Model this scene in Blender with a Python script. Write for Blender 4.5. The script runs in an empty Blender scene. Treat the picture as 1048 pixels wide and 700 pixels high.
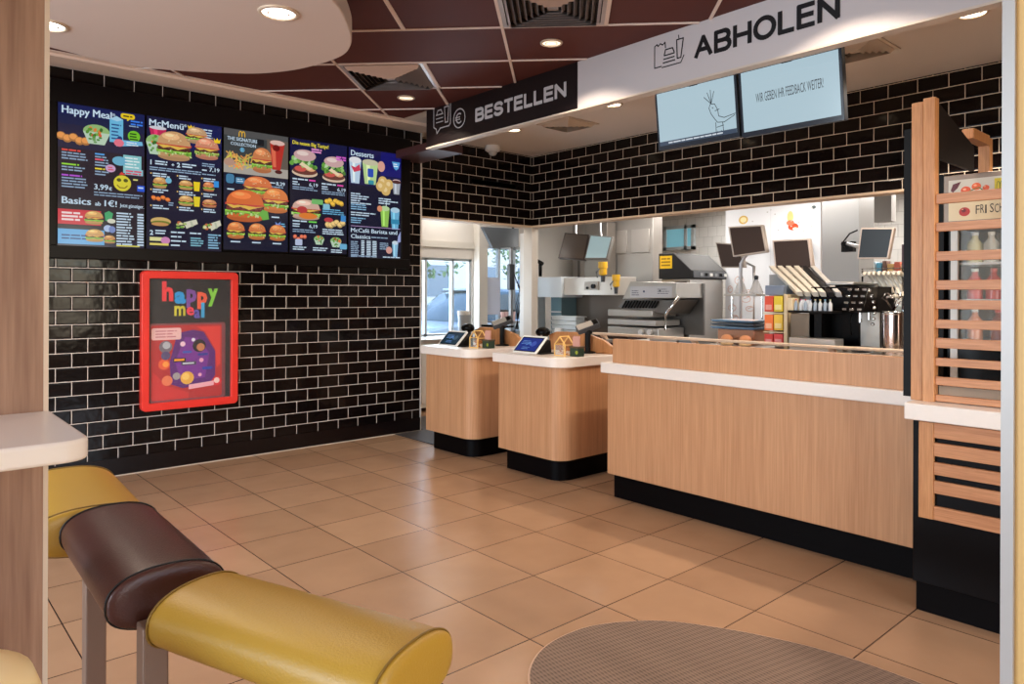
import bpy, bmesh, math, random
from math import pi, sin, cos, radians as R
from mathutils import Vector, Matrix
random.seed(7)
S = bpy.context.scene
C = S.collection
FPX, YAW, ROLL, HY, EYE = 735.0, R(48.25), R(0.2), 300.7, 1.35

# ------------------------------------------------------------------ camera
cd = bpy.data.cameras.new('camera'); cam = bpy.data.objects.new('camera', cd); C.objects.link(cam)
cd.sensor_fit = 'HORIZONTAL'; cd.sensor_width = 36; cd.lens = FPX / 1048 * 36
cd.shift_y = (HY - 350) / 1048; cd.clip_start = .05; cd.clip_end = 200
_F = Vector((cos(YAW), sin(YAW), 0)); _R = Vector((sin(YAW), -cos(YAW), 0)); _U = Vector((0, 0, 1))
_r = _R * cos(ROLL) + _U * sin(ROLL); _u = _U * cos(ROLL) - _R * sin(ROLL)
m3 = Matrix((_r, _u, -_F)).transposed()
cam.matrix_world = Matrix.Translation((0, 0, EYE)) @ m3.to_4x4()
S.camera = cam

# ------------------------------------------------------------------ world, exposure
S.view_settings.view_transform = 'Standard'; S.view_settings.look = 'None'
S.view_settings.gamma = 1; S.view_settings.use_curve_mapping = False
S.view_settings.exposure = -0.08
W = bpy.data.worlds.new('world'); S.world = W; W.use_nodes = True
wn = W.node_tree.nodes; wl = W.node_tree.links
sky = wn.new('ShaderNodeTexSky'); sky.sky_type = 'NISHITA'; sky.sun_elevation = R(38); sky.sun_rotation = R(200); sky.sun_disc = False
wl.new(sky.outputs[0], wn['Background'].inputs[0]); wn['Background'].inputs[1].default_value = 0.75
S.cycles.use_denoising = True
S.cycles.max_bounces = 7; S.cycles.diffuse_bounces = 4; S.cycles.glossy_bounces = 4; S.cycles.transmission_bounces = 6
S.cycles.sample_clamp_indirect = 4; S.cycles.blur_glossy = 0.5
S.cycles.caustics_reflective = False; S.cycles.caustics_refractive = False

def area(name, loc, rot, sx, sy, power, col=(1, 1, 1)):
    l = bpy.data.lights.new(name, 'AREA'); l.shape = 'RECTANGLE'; l.size = sx; l.size_y = sy; l.energy = power; l.color = col
    o = bpy.data.objects.new(name, l); C.objects.link(o); o.location = loc; o.rotation_euler = rot; return o
WARM = (1.0, .83, .66); NEUT = (1.0, .90, .78); DAY = (.72, .86, 1.0)
P_SPOT, P_SPOTF, P_KITCH, P_DAYW = 42, 44, 25, 280
# daylight coming in through the restaurant's windows, left wall and back wall
area('daylight_left_window', (-2.93, 2.4, 1.6), (0, R(-90), 0), 2.2, 4.2, P_DAYW, DAY)
area('daylight_back_window', (1.2, -3.42, 1.6), (R(90), 0, 0), 4.0, 2.0, P_DAYW * .12, DAY)
# daylight through the drive-through window
area('daylight_drive_through', (5.0, 7.32, 1.35), (R(-90), 0, 0), 1.7, 1.0, 55, DAY)

# ------------------------------------------------------------------ materials
def lin(c):
    c = c / 255.0
    return c / 12.92 if c <= .04045 else ((c + .055) / 1.055) ** 2.4
def rgb(r, g, b): return (lin(r), lin(g), lin(b), 1)
MATS = {}
def mat(name, col=(200, 200, 200), rough=.5, metal=0, spec=.5, emit=0, trans=0, alpha=1, coat=0, noise=0, nscale=8, bump=0, bscale=40, ior=1.45):
    if name in MATS: return MATS[name]
    m = bpy.data.materials.new(name); m.use_nodes = True; nt = m.node_tree; b = nt.nodes['Principled BSDF']
    c = rgb(*col)
    b.inputs['Base Color'].default_value = c; b.inputs['Roughness'].default_value = rough; b.inputs['Metallic'].default_value = metal
    b.inputs['Specular IOR Level'].default_value = spec; b.inputs['Transmission Weight'].default_value = trans; b.inputs['IOR'].default_value = ior
    b.inputs['Alpha'].default_value = alpha; b.inputs['Coat Weight'].default_value = coat; b.inputs['Coat Roughness'].default_value = .1
    if emit: b.inputs['Emission Color'].default_value = c; b.inputs['Emission Strength'].default_value = emit
    tc = nt.nodes.new('ShaderNodeTexCoord')
    if noise:
        n = nt.nodes.new('ShaderNodeTexNoise'); n.inputs['Scale'].default_value = nscale; n.inputs['Detail'].default_value = 5
        nt.links.new(tc.outputs['Object'], n.inputs['Vector'])
        mx = nt.nodes.new('ShaderNodeMix'); mx.data_type = 'RGBA'
        mx.inputs[6].default_value = tuple(x * (1 - noise) for x in c[:3]) + (1,); mx.inputs[7].default_value = tuple(min(1, x * (1 + noise)) for x in c[:3]) + (1,)
        nt.links.new(n.outputs['Fac'], mx.inputs[0]); nt.links.new(mx.outputs[2], b.inputs['Base Color'])
    if bump:
        n2 = nt.nodes.new('ShaderNodeTexNoise'); n2.inputs['Scale'].default_value = bscale; n2.inputs['Detail'].default_value = 4
        nt.links.new(tc.outputs['Object'], n2.inputs['Vector'])
        bp = nt.nodes.new('ShaderNodeBump'); bp.inputs['Strength'].default_value = bump; bp.inputs['Distance'].default_value = .01
        nt.links.new(n2.outputs['Fac'], bp.inputs['Height']); nt.links.new(bp.outputs[0], b.inputs['Normal'])
    MATS[name] = m; return m

def wood(name, c1, c2, scale=(40, 40, 1.2), rough=.45, fine=.5, spec=.4):
    if name in MATS: return MATS[name]
    m = bpy.data.materials.new(name); m.use_nodes = True; nt = m.node_tree; b = nt.nodes['Principled BSDF']; L = nt.links
    b.inputs['Roughness'].default_value = rough; b.inputs['Specular IOR Level'].default_value = spec
    tc = nt.nodes.new('ShaderNodeTexCoord')
    def nz(sc, det):
        mp = nt.nodes.new('ShaderNodeMapping'); mp.inputs['Scale'].default_value = sc; L.new(tc.outputs['Object'], mp.inputs[0])
        n = nt.nodes.new('ShaderNodeTexNoise'); n.inputs['Scale'].default_value = 1; n.inputs['Detail'].default_value = det; n.inputs['Roughness'].default_value = .6
        L.new(mp.outputs[0], n.inputs['Vector']); return n.outputs['Fac']
    a = nz(scale, 3); f = nz(tuple(s * 4 for s in scale), 3)
    ad = nt.nodes.new('ShaderNodeMix'); ad.data_type = 'FLOAT'; ad.inputs[0].default_value = fine
    L.new(a, ad.inputs[2]); L.new(f, ad.inputs[3])
    r = nt.nodes.new('ShaderNodeValToRGB'); r.color_ramp.elements[0].position = .36; r.color_ramp.elements[1].position = .64
    r.color_ramp.elements[0].color = rgb(*c1); r.color_ramp.elements[1].color = rgb(*c2)
    L.new(ad.outputs[0], r.inputs[0]); L.new(r.outputs[0], b.inputs['Base Color'])
    MATS[name] = m; return m

def attr_mat(name, emit=0, rough=.4, spec=.4):
    m = bpy.data.materials.new(name); m.use_nodes = True; nt = m.node_tree; b = nt.nodes['Principled BSDF']
    a = nt.nodes.new('ShaderNodeAttribute'); a.attribute_name = 'Col'
    b.inputs['Roughness'].default_value = rough; b.inputs['Specular IOR Level'].default_value = spec
    if emit:
        b.inputs['Base Color'].default_value = (.01, .01, .012, 1)
        nt.links.new(a.outputs['Color'], b.inputs['Emission Color']); b.inputs['Emission Strength'].default_value = emit
    else: nt.links.new(a.outputs['Color'], b.inputs['Base Color'])
    return m

def brick_mat(name, axis, sx, sy, bw, rh, tile, tile2, grout, mort=.0032, rough=.12, top=None):
    m = bpy.data.materials.new(name); m.use_nodes = True; nt = m.node_tree; b = nt.nodes['Principled BSDF']; L = nt.links
    tc = nt.nodes.new('ShaderNodeTexCoord'); sp = nt.nodes.new('ShaderNodeSeparateXYZ'); L.new(tc.outputs['Object'], sp.inputs[0])
    def addn(o, v):
        n = nt.nodes.new('ShaderNodeMath'); n.operation = 'ADD'; L.new(o, n.inputs[0]); n.inputs[1].default_value = v; return n.outputs[0]
    cb = nt.nodes.new('ShaderNodeCombineXYZ')
    L.new(addn(sp.outputs[axis], sx), cb.inputs[0]); L.new(addn(sp.outputs['Z' if axis != 'F' else 'Y'], sy), cb.inputs[1])
    br = nt.nodes.new('ShaderNodeTexBrick'); L.new(cb.outputs[0], br.inputs['Vector'])
    br.offset = .5; br.offset_frequency = 2; br.inputs['Scale'].default_value = 1
    br.inputs['Brick Width'].default_value = bw; br.inputs['Row Height'].default_value = rh
    br.inputs['Mortar Size'].default_value = mort; br.inputs['Mortar Smooth'].default_value = .1; br.inputs['Bias'].default_value = 0
    br.inputs['Color1'].default_value = rgb(*tile); br.inputs['Color2'].default_value = rgb(*tile2); br.inputs['Mortar'].default_value = rgb(*grout)
    L.new(br.outputs['Color'], b.inputs['Base Color'])
    mr = nt.nodes.new('ShaderNodeMapRange'); mr.inputs[3].default_value = rough; mr.inputs[4].default_value = .8
    L.new(br.outputs['Fac'], mr.inputs[0]); L.new(mr.outputs[0], b.inputs['Roughness'])
    b.inputs['Specular IOR Level'].default_value = .25
    br2 = nt.nodes.new('ShaderNodeTexBrick'); L.new(cb.outputs[0], br2.inputs['Vector']); br2.offset = .5; br2.offset_frequency = 2
    br2.inputs['Scale'].default_value = 1; br2.inputs['Brick Width'].default_value = bw; br2.inputs['Row Height'].default_value = rh
    br2.inputs['Mortar Size'].default_value = .011; br2.inputs['Mortar Smooth'].default_value = 1
    nz = nt.nodes.new('ShaderNodeTexNoise'); nz.inputs['Scale'].default_value = 9; nz.inputs['Detail'].default_value = 2; L.new(tc.outputs['Object'], nz.inputs['Vector'])
    inv = nt.nodes.new('ShaderNodeMath'); inv.operation = 'MULTIPLY_ADD'; L.new(br2.outputs['Fac'], inv.inputs[0]); inv.inputs[1].default_value = -1; L.new(nz.outputs['Fac'], inv.inputs[2])
    bp = nt.nodes.new('ShaderNodeBump'); bp.inputs['Strength'].default_value = .5; bp.inputs['Distance'].default_value = .004
    L.new(inv.outputs[0], bp.inputs['Height']); L.new(bp.outputs[0], b.inputs['Normal'])
    return m

def floor_mat():
    m = bpy.data.materials.new('beige_floor_tiles'); m.use_nodes = True; nt = m.node_tree; b = nt.nodes['Principled BSDF']; L = nt.links
    tc = nt.nodes.new('ShaderNodeTexCoord'); mp = nt.nodes.new('ShaderNodeMapping'); L.new(tc.outputs['Object'], mp.inputs[0])
    mp.inputs['Location'].default_value = (-1.925 + .447 * 40, -2.045 + .451 * 40, 0)
    br = nt.nodes.new('ShaderNodeTexBrick'); L.new(mp.outputs[0], br.inputs['Vector']); br.offset = 0; br.inputs['Scale'].default_value = 1
    br.inputs['Brick Width'].default_value = .447; br.inputs['Row Height'].default_value = .451
    br.inputs['Mortar Size'].default_value = .0030; br.inputs['Mortar Smooth'].default_value = .2
    br.inputs['Color1'].default_value = rgb(164, 128, 99); br.inputs['Color2'].default_value = rgb(178, 141, 110); br.inputs['Mortar'].default_value = rgb(58, 38, 30)
    nz = nt.nodes.new('ShaderNodeTexNoise'); nz.inputs['Scale'].default_value = 4; nz.inputs['Detail'].default_value = 4; nz.inputs['Roughness'].default_value = .5
    L.new(tc.outputs['Object'], nz.inputs['Vector'])
    rp = nt.nodes.new('ShaderNodeValToRGB'); rp.color_ramp.elements[0].position = .3; rp.color_ramp.elements[1].position = .7
    rp.color_ramp.elements[0].color = (.93, .92, .91, 1); rp.color_ramp.elements[1].color = (1.06, 1.06, 1.05, 1); L.new(nz.outputs['Fac'], rp.inputs[0])
    mx = nt.nodes.new('ShaderNodeMix'); mx.data_type = 'RGBA'; mx.blend_type = 'MULTIPLY'; mx.inputs[0].default_value = 1
    L.new(br.outputs['Color'], mx.inputs[6]); L.new(rp.outputs[0], mx.inputs[7]); L.new(mx.outputs[2], b.inputs['Base Color'])
    mr = nt.nodes.new('ShaderNodeMapRange'); mr.inputs[3].default_value = .23; mr.inputs[4].default_value = .27
    L.new(nz.outputs['Fac'], mr.inputs[0]); L.new(mr.outputs[0], b.inputs['Roughness']); b.inputs['Specular IOR Level'].default_value = .6
    bp = nt.nodes.new('ShaderNodeBump'); bp.inputs['Strength'].default_value = .25; bp.inputs['Distance'].default_value = .002; bp.invert = True
    L.new(br.outputs['Fac'], bp.inputs['Height']); L.new(bp.outputs[0], b.inputs['Normal'])
    return m

# ------------------------------------------------------------------ mesh builder
class MB:
    def __init__(s): s.bm = bmesh.new()
    def _x(s, verts, M):
        if M is not None: bmesh.ops.transform(s.bm, matrix=M, verts=verts)
    def box(s, a, b, M=None):
        x0, y0, z0 = [min(a[i], b[i]) for i in range(3)]; x1, y1, z1 = [max(a[i], b[i]) for i in range(3)]
        v = [s.bm.verts.new(p) for p in [(x0, y0, z0), (x1, y0, z0), (x1, y1, z0), (x0, y1, z0), (x0, y0, z1), (x1, y0, z1), (x1, y1, z1), (x0, y1, z1)]]
        for f in [(0, 3, 2, 1), (4, 5, 6, 7), (0, 1, 5, 4), (1, 2, 6, 5), (2, 3, 7, 6), (3, 0, 4, 7)]: s.bm.faces.new([v[i] for i in f])
        s._x(v, M); return s
    def prism(s, pts, z0, z1, M=None):
        lo = [s.bm.verts.new((p[0], p[1], z0)) for p in pts]; hi = [s.bm.verts.new((p[0], p[1], z1)) for p in pts]; n = len(pts)
        s.bm.faces.new(lo[::-1]); s.bm.faces.new(hi)
        for i in range(n): s.bm.faces.new([lo[i], lo[(i + 1) % n], hi[(i + 1) % n], hi[i]])
        s._x(lo + hi, M); return s
    def prism_y(s, pts, y0, y1):   # pts in (x, z)
        M = Matrix(((1, 0, 0, 0), (0, 0, 1, 0), (0, 1, 0, 0), (0, 0, 0, 1)))
        s.prism(pts, y0, y1, M); return s
    def prism_x(s, pts, x0, x1):   # pts in (y, z)
        M = Matrix(((0, 0, 1, 0), (1, 0, 0, 0), (0, 1, 0, 0), (0, 0, 0, 1)))
        s.prism(pts, x0, x1, M); return s
    def quad(s, *p):
        s.bm.faces.new([s.bm.verts.new(q) for q in p]); return s
    def lathe(s, prof, c=(0, 0, 0), seg=24, M=None):
        rings = []; allv = []
        for r, z in prof:
            if r < 1e-5: ring = [s.bm.verts.new((c[0], c[1], c[2] + z))]
            else: ring = [s.bm.verts.new((c[0] + r * cos(2 * pi * k / seg), c[1] + r * sin(2 * pi * k / seg), c[2] + z)) for k in range(seg)]
            rings.append(ring); allv += ring
        for a, b in zip(rings, rings[1:]):
            for k in range(seg):
                k2 = (k + 1) % seg
                if len(a) == 1 and len(b) == 1: continue
                if len(a) == 1: s.bm.faces.new([a[0], b[k2], b[k]])
                elif len(b) == 1: s.bm.faces.new([a[k], a[k2], b[0]])
                else: s.bm.faces.new([a[k], a[k2], b[k2], b[k]])
        s._x(allv, M); return s
    def cyl(s, p0, p1, r, seg=16, r2=None):
        p0, p1 = Vector(p0), Vector(p1); d = p1 - p0; r2 = r if r2 is None else r2
        M = Matrix.Translation(p0) @ d.to_track_quat('Z', 'Y').to_matrix().to_4x4()
        s.lathe([(0, 0), (r, 0), (r2, d.length), (0, d.length)], seg=seg, M=M); return s
    def tube(s, pts, r, seg=8):
        pts = [Vector(p) for p in pts]; rings = []
        for i, p in enumerate(pts):
            t = (pts[min(i + 1, len(pts) - 1)] - pts[max(i - 1, 0)]).normalized()
            q = t.to_track_quat('Z', 'Y'); rings.append([s.bm.verts.new(p + q @ Vector((r * cos(2 * pi * k / seg), r * sin(2 * pi * k / seg), 0))) for k in range(seg)])
        for a, b in zip(rings, rings[1:]):
            for k in range(seg): s.bm.faces.new([a[k], a[(k + 1) % seg], b[(k + 1) % seg], b[k]])
        s.bm.faces.new(rings[0][::-1]); s.bm.faces.new(rings[-1]); return s
    def ball(s, c, r, seg=12, sc=(1, 1, 1)):
        n = 8; s.lathe([(0, -1)] + [(cos(a), sin(a)) for a in [-pi / 2 + pi * k / n for k in range(1, n)]] + [(0, 1)], seg=seg,
                       M=Matrix.Translation(c) @ Matrix.Diagonal((r * sc[0], r * sc[1], r * sc[2], 1))); return s

def _root(o):
    while o.parent: o = o.parent
    return o
def obj(name, mb, m, parent=None, smooth=False, bev=0, seg=2, label=None, local=False):
    """link the mesh (built in room coordinates unless local) as one object"""
    me = bpy.data.meshes.new(name); bm = mb.bm
    bmesh.ops.recalc_face_normals(bm, faces=bm.faces[:]); bm.to_mesh(me); bm.free()
    me.materials.append(m); o = bpy.data.objects.new(name, me); C.objects.link(o)
    if parent:
        o.parent = parent
        if not local:
            r = _root(parent); Mi = (Matrix.Translation(r.location) @ r.rotation_euler.to_matrix().to_4x4()).inverted(); me.transform(Mi)
    if smooth:
        for p in me.polygons: p.use_smooth = True
        if smooth is not True:
            me.set_sharp_from_angle(angle=R(smooth))
    if bev:
        b = o.modifiers.new('bevel', 'BEVEL'); b.width = bev; b.segments = seg; b.limit_method = 'ANGLE'; b.angle_limit = R(35)
        for p in me.polygons: p.use_smooth = True
        if not smooth: me.set_sharp_from_angle(angle=R(35)); b.harden_normals = False
    if label: o['label'] = label
    return o
def tag(o, label, cat, group=None):
    o['label'] = label; o['category'] = cat
    if group: o['group'] = group
    return o
def thing(name, label, cat, loc=(0, 0, 0), rz=0, group=None):
    o = bpy.data.objects.new(name, None); C.objects.link(o); o.location = loc; o.rotation_euler = (0, 0, rz); o.empty_display_size = .1
    return tag(o, label, cat, group)
def solo(name, mb, m, label, cat, group=None, **k):
    """a thing that is one mesh: origin moved to the middle of its base"""
    o = obj(name, mb, m, **k); vs = [v.co for v in o.data.vertices]
    c = Vector(((min(v.x for v in vs) + max(v.x for v in vs)) / 2, (min(v.y for v in vs) + max(v.y for v in vs)) / 2, min(v.z for v in vs)))
    o.data.transform(Matrix.Translation(-c)); o.location = c
    return tag(o, label, cat, group)
def struct(name, mb, m, **k):
    o = obj(name, mb, m, **k); o['kind'] = 'structure'; return o
def dup(root, loc, rz=None, label=None):
    r = root.copy(); C.objects.link(r); r.location = loc
    if rz is not None: r.rotation_euler = (0, 0, rz)
    if label: r['label'] = label
    for ch in list(root.children):
        c = ch.copy(); C.objects.link(c); c.parent = r
        for g in list(ch.children):
            d = g.copy(); C.objects.link(d); d.parent = c
    return r
def rrect(x0, y0, x1, y1, r, n=5, corners=(1, 1, 1, 1)):
    """rounded rectangle, corners ordered x1y1, x0y1, x0y0, x1y0"""
    pts = []
    for i, (cx, cy, a0) in enumerate([(x1, y1, 0), (x0, y1, 90), (x0, y0, 180), (x1, y0, 270)]):
        if not corners[i]: pts.append((cx, cy)); continue
        ccx = cx - r if i in (0, 3) else cx + r; ccy = cy - r if i in (0, 1) else cy + r
        for k in range(n + 1):
            a = R(a0 + 90 * k / n); pts.append((ccx + r * cos(a), ccy + r * sin(a)))
    return pts

# pixel of the photograph -> point on a plane of the room (used to read off the places of things)
def ray(u, v):
    x = (u - 524) / FPX; y = (HY - v) / FPX; c, s_ = cos(ROLL), sin(ROLL); x, y = c * x - s_ * y, s_ * x + c * y
    return _F + _R * x + _U * y
def on(u, v, **k):
    (a, val), = k.items(); i = 'xyz'.index(a); r = ray(u, v); o = Vector((0, 0, EYE)); return o + r * ((val - o[i]) / r[i])
def yz(u0, u1, v0, v1, x):
    """extent on the plane X=x of a picture rectangle: y_min, y_max, z_min, z_max"""
    um = (u0 + u1) / 2; return on(u1, 300, x=x).y, on(u0, 300, x=x).y, on(um, v1, x=x).z, on(um, v0, x=x).z

# ------------------------------------------------------------------ flat graphics (screens, signs, prints): one mesh, colour per face
_TX = {}
def text_mesh(s, bold):
    k = (s, bold)
    if k in _TX: return _TX[k]
    cu = bpy.data.curves.new('t', 'FONT'); cu.body = s; cu.size = 1; cu.resolution_u = 2; cu.offset = bold; cu.fill_mode = 'FRONT'
    o = bpy.data.objects.new('t', cu); C.objects.link(o); dg = bpy.context.evaluated_depsgraph_get()
    me = bpy.data.meshes.new_from_object(o.evaluated_get(dg))
    vs = [(v.co.x, v.co.y) for v in me.vertices]; fs = [tuple(p.vertices) for p in me.polygons]
    bpy.data.objects.remove(o); bpy.data.curves.remove(cu); bpy.data.meshes.remove(me)
    _TX[k] = (vs, fs); return _TX[k]
class Canvas:
    """units W x H, y counted downward from the top; unit size in metres"""
    def __init__(s, W, H, unit, bg=None, dz=.00025):
        s.W, s.H, s.u, s.dz = W, H, unit, dz; s.v = []; s.f = []; s.c = []; s.k = 0
        if bg: s.rect(0, 0, W, H, bg)
    def poly(s, pts, col, z=None):
        s.k += 1; z = s.k * s.dz * .2 if z is None else z; n = len(s.v)
        s.v += [(x * s.u, -y * s.u, z) for x, y in pts]; s.f.append(tuple(range(n, n + len(pts)))); s.c.append(col)
    def rect(s, x, y, w, h, col): s.poly([(x, y), (x, y + h), (x + w, y + h), (x + w, y)], col)
    def ell(s, cx, cy, rx, ry, col, n=20, rot=0):
        s.poly([(cx + rx * cos(a) * cos(rot) - ry * sin(a) * sin(rot), cy + rx * cos(a) * sin(rot) + ry * sin(a) * cos(rot)) for a in [-2 * pi * k / n for k in range(n)]], col)
    def rr(s, x, y, w, h, r, col): s.poly(rrect(x, y, x + w, y + h, r)[::-1], col)
    def line(s, pts, w, col):
        for a, b in zip(pts, pts[1:]):
            dx, dy = b[0] - a[0], b[1] - a[1]; L = math.hypot(dx, dy) or 1; nx, ny = -dy / L * w / 2, dx / L * w / 2; ex, ey = dx / L * w / 3, dy / L * w / 3
            s.poly([(a[0] + nx - ex, a[1] + ny - ey), (b[0] + nx + ex, b[1] + ny + ey), (b[0] - nx + ex, b[1] - ny + ey), (a[0] - nx - ex, a[1] - ny - ey)][::1], col)
    def text(s, x, y, size, t, col, bold=.02, w=None, rot=0, align='l'):
        """y is the baseline; w squeezes or stretches the line to that width"""
        if len(t) > 1 and bold > .01:   # heavier letters: the same line drawn twice, a hair apart
            s.text(x + (0 if align == 'l' else 0), y, size, t, col, 0, w, rot, align); s.text(x + size * bold * 1.6, y, size, t, col, 0, w, rot, align); s.text(x + size * bold * .8, y - size * bold * .5, size, t, col, 0, w, rot, align); return
        vs, fs = text_mesh(t, bold if len(t) == 1 else 0); x0 = min(p[0] for p in vs); x1 = max(p[0] for p in vs); sx = size if w is None else w / (x1 - x0)
        if align == 'c': x -= (x1 - x0) * sx / 2
        s.k += 1; n = len(s.v); z = s.k * s.dz * .2
        for px, py in vs:
            qx, qy = (px - x0) * sx, -py * size
            s.v.append(((x + qx * cos(rot) - qy * sin(rot)) * s.u, -(y + qx * sin(rot) + qy * cos(rot)) * s.u, z))
        for f in fs: s.f.append(tuple(i + n for i in f)); s.c.append(col)
    def stroke(s, x, y, h, t, col, w, sw):
        """plain bold capitals drawn with strokes, baseline y, height h, total width w, stroke sw"""
        arc = lambda cx, cy, rx, ry, a0, a1, n=10: [(cx + rx * cos(R(a0 + (a1 - a0) * k / n)), cy + ry * sin(R(a0 + (a1 - a0) * k / n))) for k in range(n + 1)]
        G = {'A': (.78, [[(0, 0), (.5, 1), (1, 0)], [(.2, .33), (.8, .33)]]), 'B': (.70, [[(.0, 0), (0, 1)], [(0, 1), (.6, 1)] + arc(.6, .76, .33, .24, 90, -90) + [(0, .52)], [(0, 0), (.65, 0)] + arc(.65, .26, .35, .26, -90, 90)]),
             'H': (.72, [[(0, 0), (0, 1)], [(1, 0), (1, 1)], [(0, .5), (1, .5)]]), 'O': (.86, [arc(.5, .5, .5, .5, 0, 360, 28)]), 'L': (.56, [[(0, 1), (0, 0), (1, 0)]]), 'E': (.60, [[(1, 1), (0, 1), (0, 0), (1, 0)], [(0, .52), (.92, .52)]]),
             'N': (.72, [[(0, 0), (0, 1)], [(0, 1), (1, 0)], [(1, 0), (1, 1)]]), 'S': (.68, [arc(.5, .76, .47, .24, 15, 180, 10) + arc(.5, .76, .47, .24, 180, 255, 5) + arc(.5, .26, .5, .26, 80, 0, 6) + arc(.5, .26, .5, .26, 0, -165, 10)]), 'T': (.64, [[(0, 1), (1, 1)], [(.5, 1), (.5, 0)]])}
        gap = .28; tot = sum(G[c][0] for c in t) + gap * (len(t) - 1); k = (w - sw) / tot; cx = x + sw / 2
        for c in t:
            gw, sts = G[c]
            for st in sts: s.line([(cx + a * gw * k, y - sw / 2 - b * (h - sw)) for a, b in st], sw, col)
            cx += (gw + gap) * k
    def words(s, x, y, w, n, dy, h, col, rag=.3):
        for i in range(n):
            e = x + w * (1 - rag * random.random()); cx = x
            while cx < e - 1:
                ww = min(random.uniform(3, 8) * h, e - cx); s.rect(cx, y + i * dy, ww, h, col); cx += ww + h * .6
    # food pictures
    def burger(s, cx, cy, w, h, bun=(206, 140, 78), patty=(86, 46, 34), green=(120, 170, 60), extra=(232, 190, 80), seeds=True, tall=1, rot=0):
        t = cy - h / 2; B = lambda f: t + h * f
        s.ell(cx, B(.86), w * .46, h * .13, tuple(int(c * .86) for c in bun))
        s.rect(cx - w * .44, B(.74), w * .88, h * .12, tuple(int(c * .95) for c in bun))
        def wavy(y0, y1, col, amp, k=9):
            top = [(cx - w / 2 + w * i / k, y0 + amp * random.uniform(-1, 1)) for i in range(k + 1)]
            bot = [(cx + w / 2 - w * i / k, y1 + amp * random.uniform(-1, 1)) for i in range(k + 1)]
            s.poly((top + bot)[::-1], col)
        wavy(B(.64), B(.76), green, h * .035)
        wavy(B(.66), B(.70), tuple(min(255, int(c * 1.35)) for c in green), h * .02)
        s.rr(cx - w * .47, B(.53), w * .94, h * .13, h * .05, patty)
        s.rect(cx - w * .40, B(.555), w * .7, h * .025, tuple(min(255, c + 50) for c in patty))
        if w > 25:
            for k in range(26): s.ell(cx + w * random.uniform(-.44, .44), B(random.uniform(.55, .64)), w * .022, h * .015, random.choice([(60, 28, 22), (140, 84, 64), (110, 60, 46)]), n=6)
            for k in range(22): s.ell(cx + w * random.uniform(-.48, .48), B(random.uniform(.66, .82)), w * .04, h * .03, random.choice([(90, 140, 40), (160, 200, 90), (200, 220, 150), green]), n=6, rot=random.random() * 3)
            for k in range(6): s.ell(cx + w * random.uniform(-.42, .42), B(random.uniform(.46, .52)), w * .06, h * .02, random.choice([(220, 120, 100), (240, 200, 180), (200, 80, 60)]), n=8)
        s.poly([(cx - w * .48, B(.49)), (cx - w * .30, B(.60)), (cx - w * .12, B(.54)), (cx + w * .1, B(.62)), (cx + w * .3, B(.54)), (cx + w * .48, B(.50))], extra)
        wavy(B(.43), B(.50), (200, 70, 60) if green[0] > 100 else green, h * .02)
        dome = [(cx + w * .47 * cos(a), B(.46) - h * .44 * sin(a) ** .85 if sin(a) > 0 else B(.46)) for a in [pi * k / 18 for k in range(19)]]
        s.poly(dome, bun)
        s.ell(cx - w * .10, B(.20), w * .25, h * .11, tuple(min(255, int(c * 1.12 + 14)) for c in bun))
        s.ell(cx - w * .14, B(.16), w * .12, h * .05, tuple(min(255, int(c * 1.2 + 34)) for c in bun))
        if seeds:
            for k in range(9):
                a = random.uniform(.4, 2.7); q = random.uniform(.3, .85)
                s.ell(cx + w * .44 * q * cos(a), B(.44) - h * .40 * q * sin(a), w * .022, h * .016, (240, 220, 170), n=6)
    def salad(s, cx, cy, w, h):
        s.ell(cx, cy - h * .12, w * .5, h * .34, (150, 190, 120)); 
        s.poly([(cx - w * .5, cy - h * .1), (cx - w * .3, cy + h * .45), (cx + w * .3, cy + h * .45), (cx + w * .5, cy - h * .1)], (190, 215, 190))
        for k in range(14):
            a = random.uniform(0, 2 * pi); q = random.random() ** .5
            s.ell(cx + w * .42 * q * cos(a), cy - h * .12 + h * .28 * q * sin(a), w * .09, h * .07, random.choice([(90, 150, 50), (120, 180, 70), (60, 110, 40), (220, 90, 60), (230, 130, 60)]), n=8, rot=random.random() * 3)
        for k in range(6): s.ell(cx + w * random.uniform(-.25, .25), cy + h * random.uniform(.1, .38), w * .07, h * .05, random.choice([(80, 140, 60), (110, 160, 90)]), n=7)
    def fries(s, cx, cy, w, h, n=22, col=(236, 196, 96)):
        for k in range(n):
            x = cx + random.uniform(-.45, .45) * w; y = cy + random.uniform(-.3, .45) * h; a = random.uniform(-.9, .9); l = h * .36
            s.line([(x - l * sin(a), y - l * cos(a) * .6), (x + l * sin(a), y + l * cos(a) * .6)], w * .045, tuple(min(255, int(c * random.uniform(.75, 1.08))) for c in col))
    def nuggets(s, cx, cy, w, h, n=5, col=(224, 150, 80)):
        for k in range(n):
            x = cx + (k / (n - 1) - .5) * w * .75; y = cy + random.uniform(-.2, .2) * h
            s.ell(x, y, w * .15, h * .30, tuple(int(c * .8) for c in col), n=10, rot=random.random()); s.ell(x - w * .01, y - h * .05, w * .12, h * .2, tuple(min(255, int(c * 1.08)) for c in col), n=10)
    def wrap(s, cx, cy, w, h):
        s.poly([(cx - w * .2, cy - h * .1), (cx - w * .05, cy + h * .5), (cx + w * .5, cy - h * .05), (cx + w * .42, cy - h * .5)], (220, 218, 196))
        s.poly([(cx + w * .1, cy - h * .22), (cx + w * .2, cy + h * .3), (cx + w * .3, cy + h * .2), (cx + w * .2, cy - h * .3)], (190, 196, 170))
        for k in range(9): s.ell(cx + w * random.uniform(-.5, -.08), cy + h * random.uniform(-.1, .45), w * .1, h * .12, random.choice([(120, 170, 70), (230, 220, 170), (200, 110, 70), (170, 190, 110)]), n=8)
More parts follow.
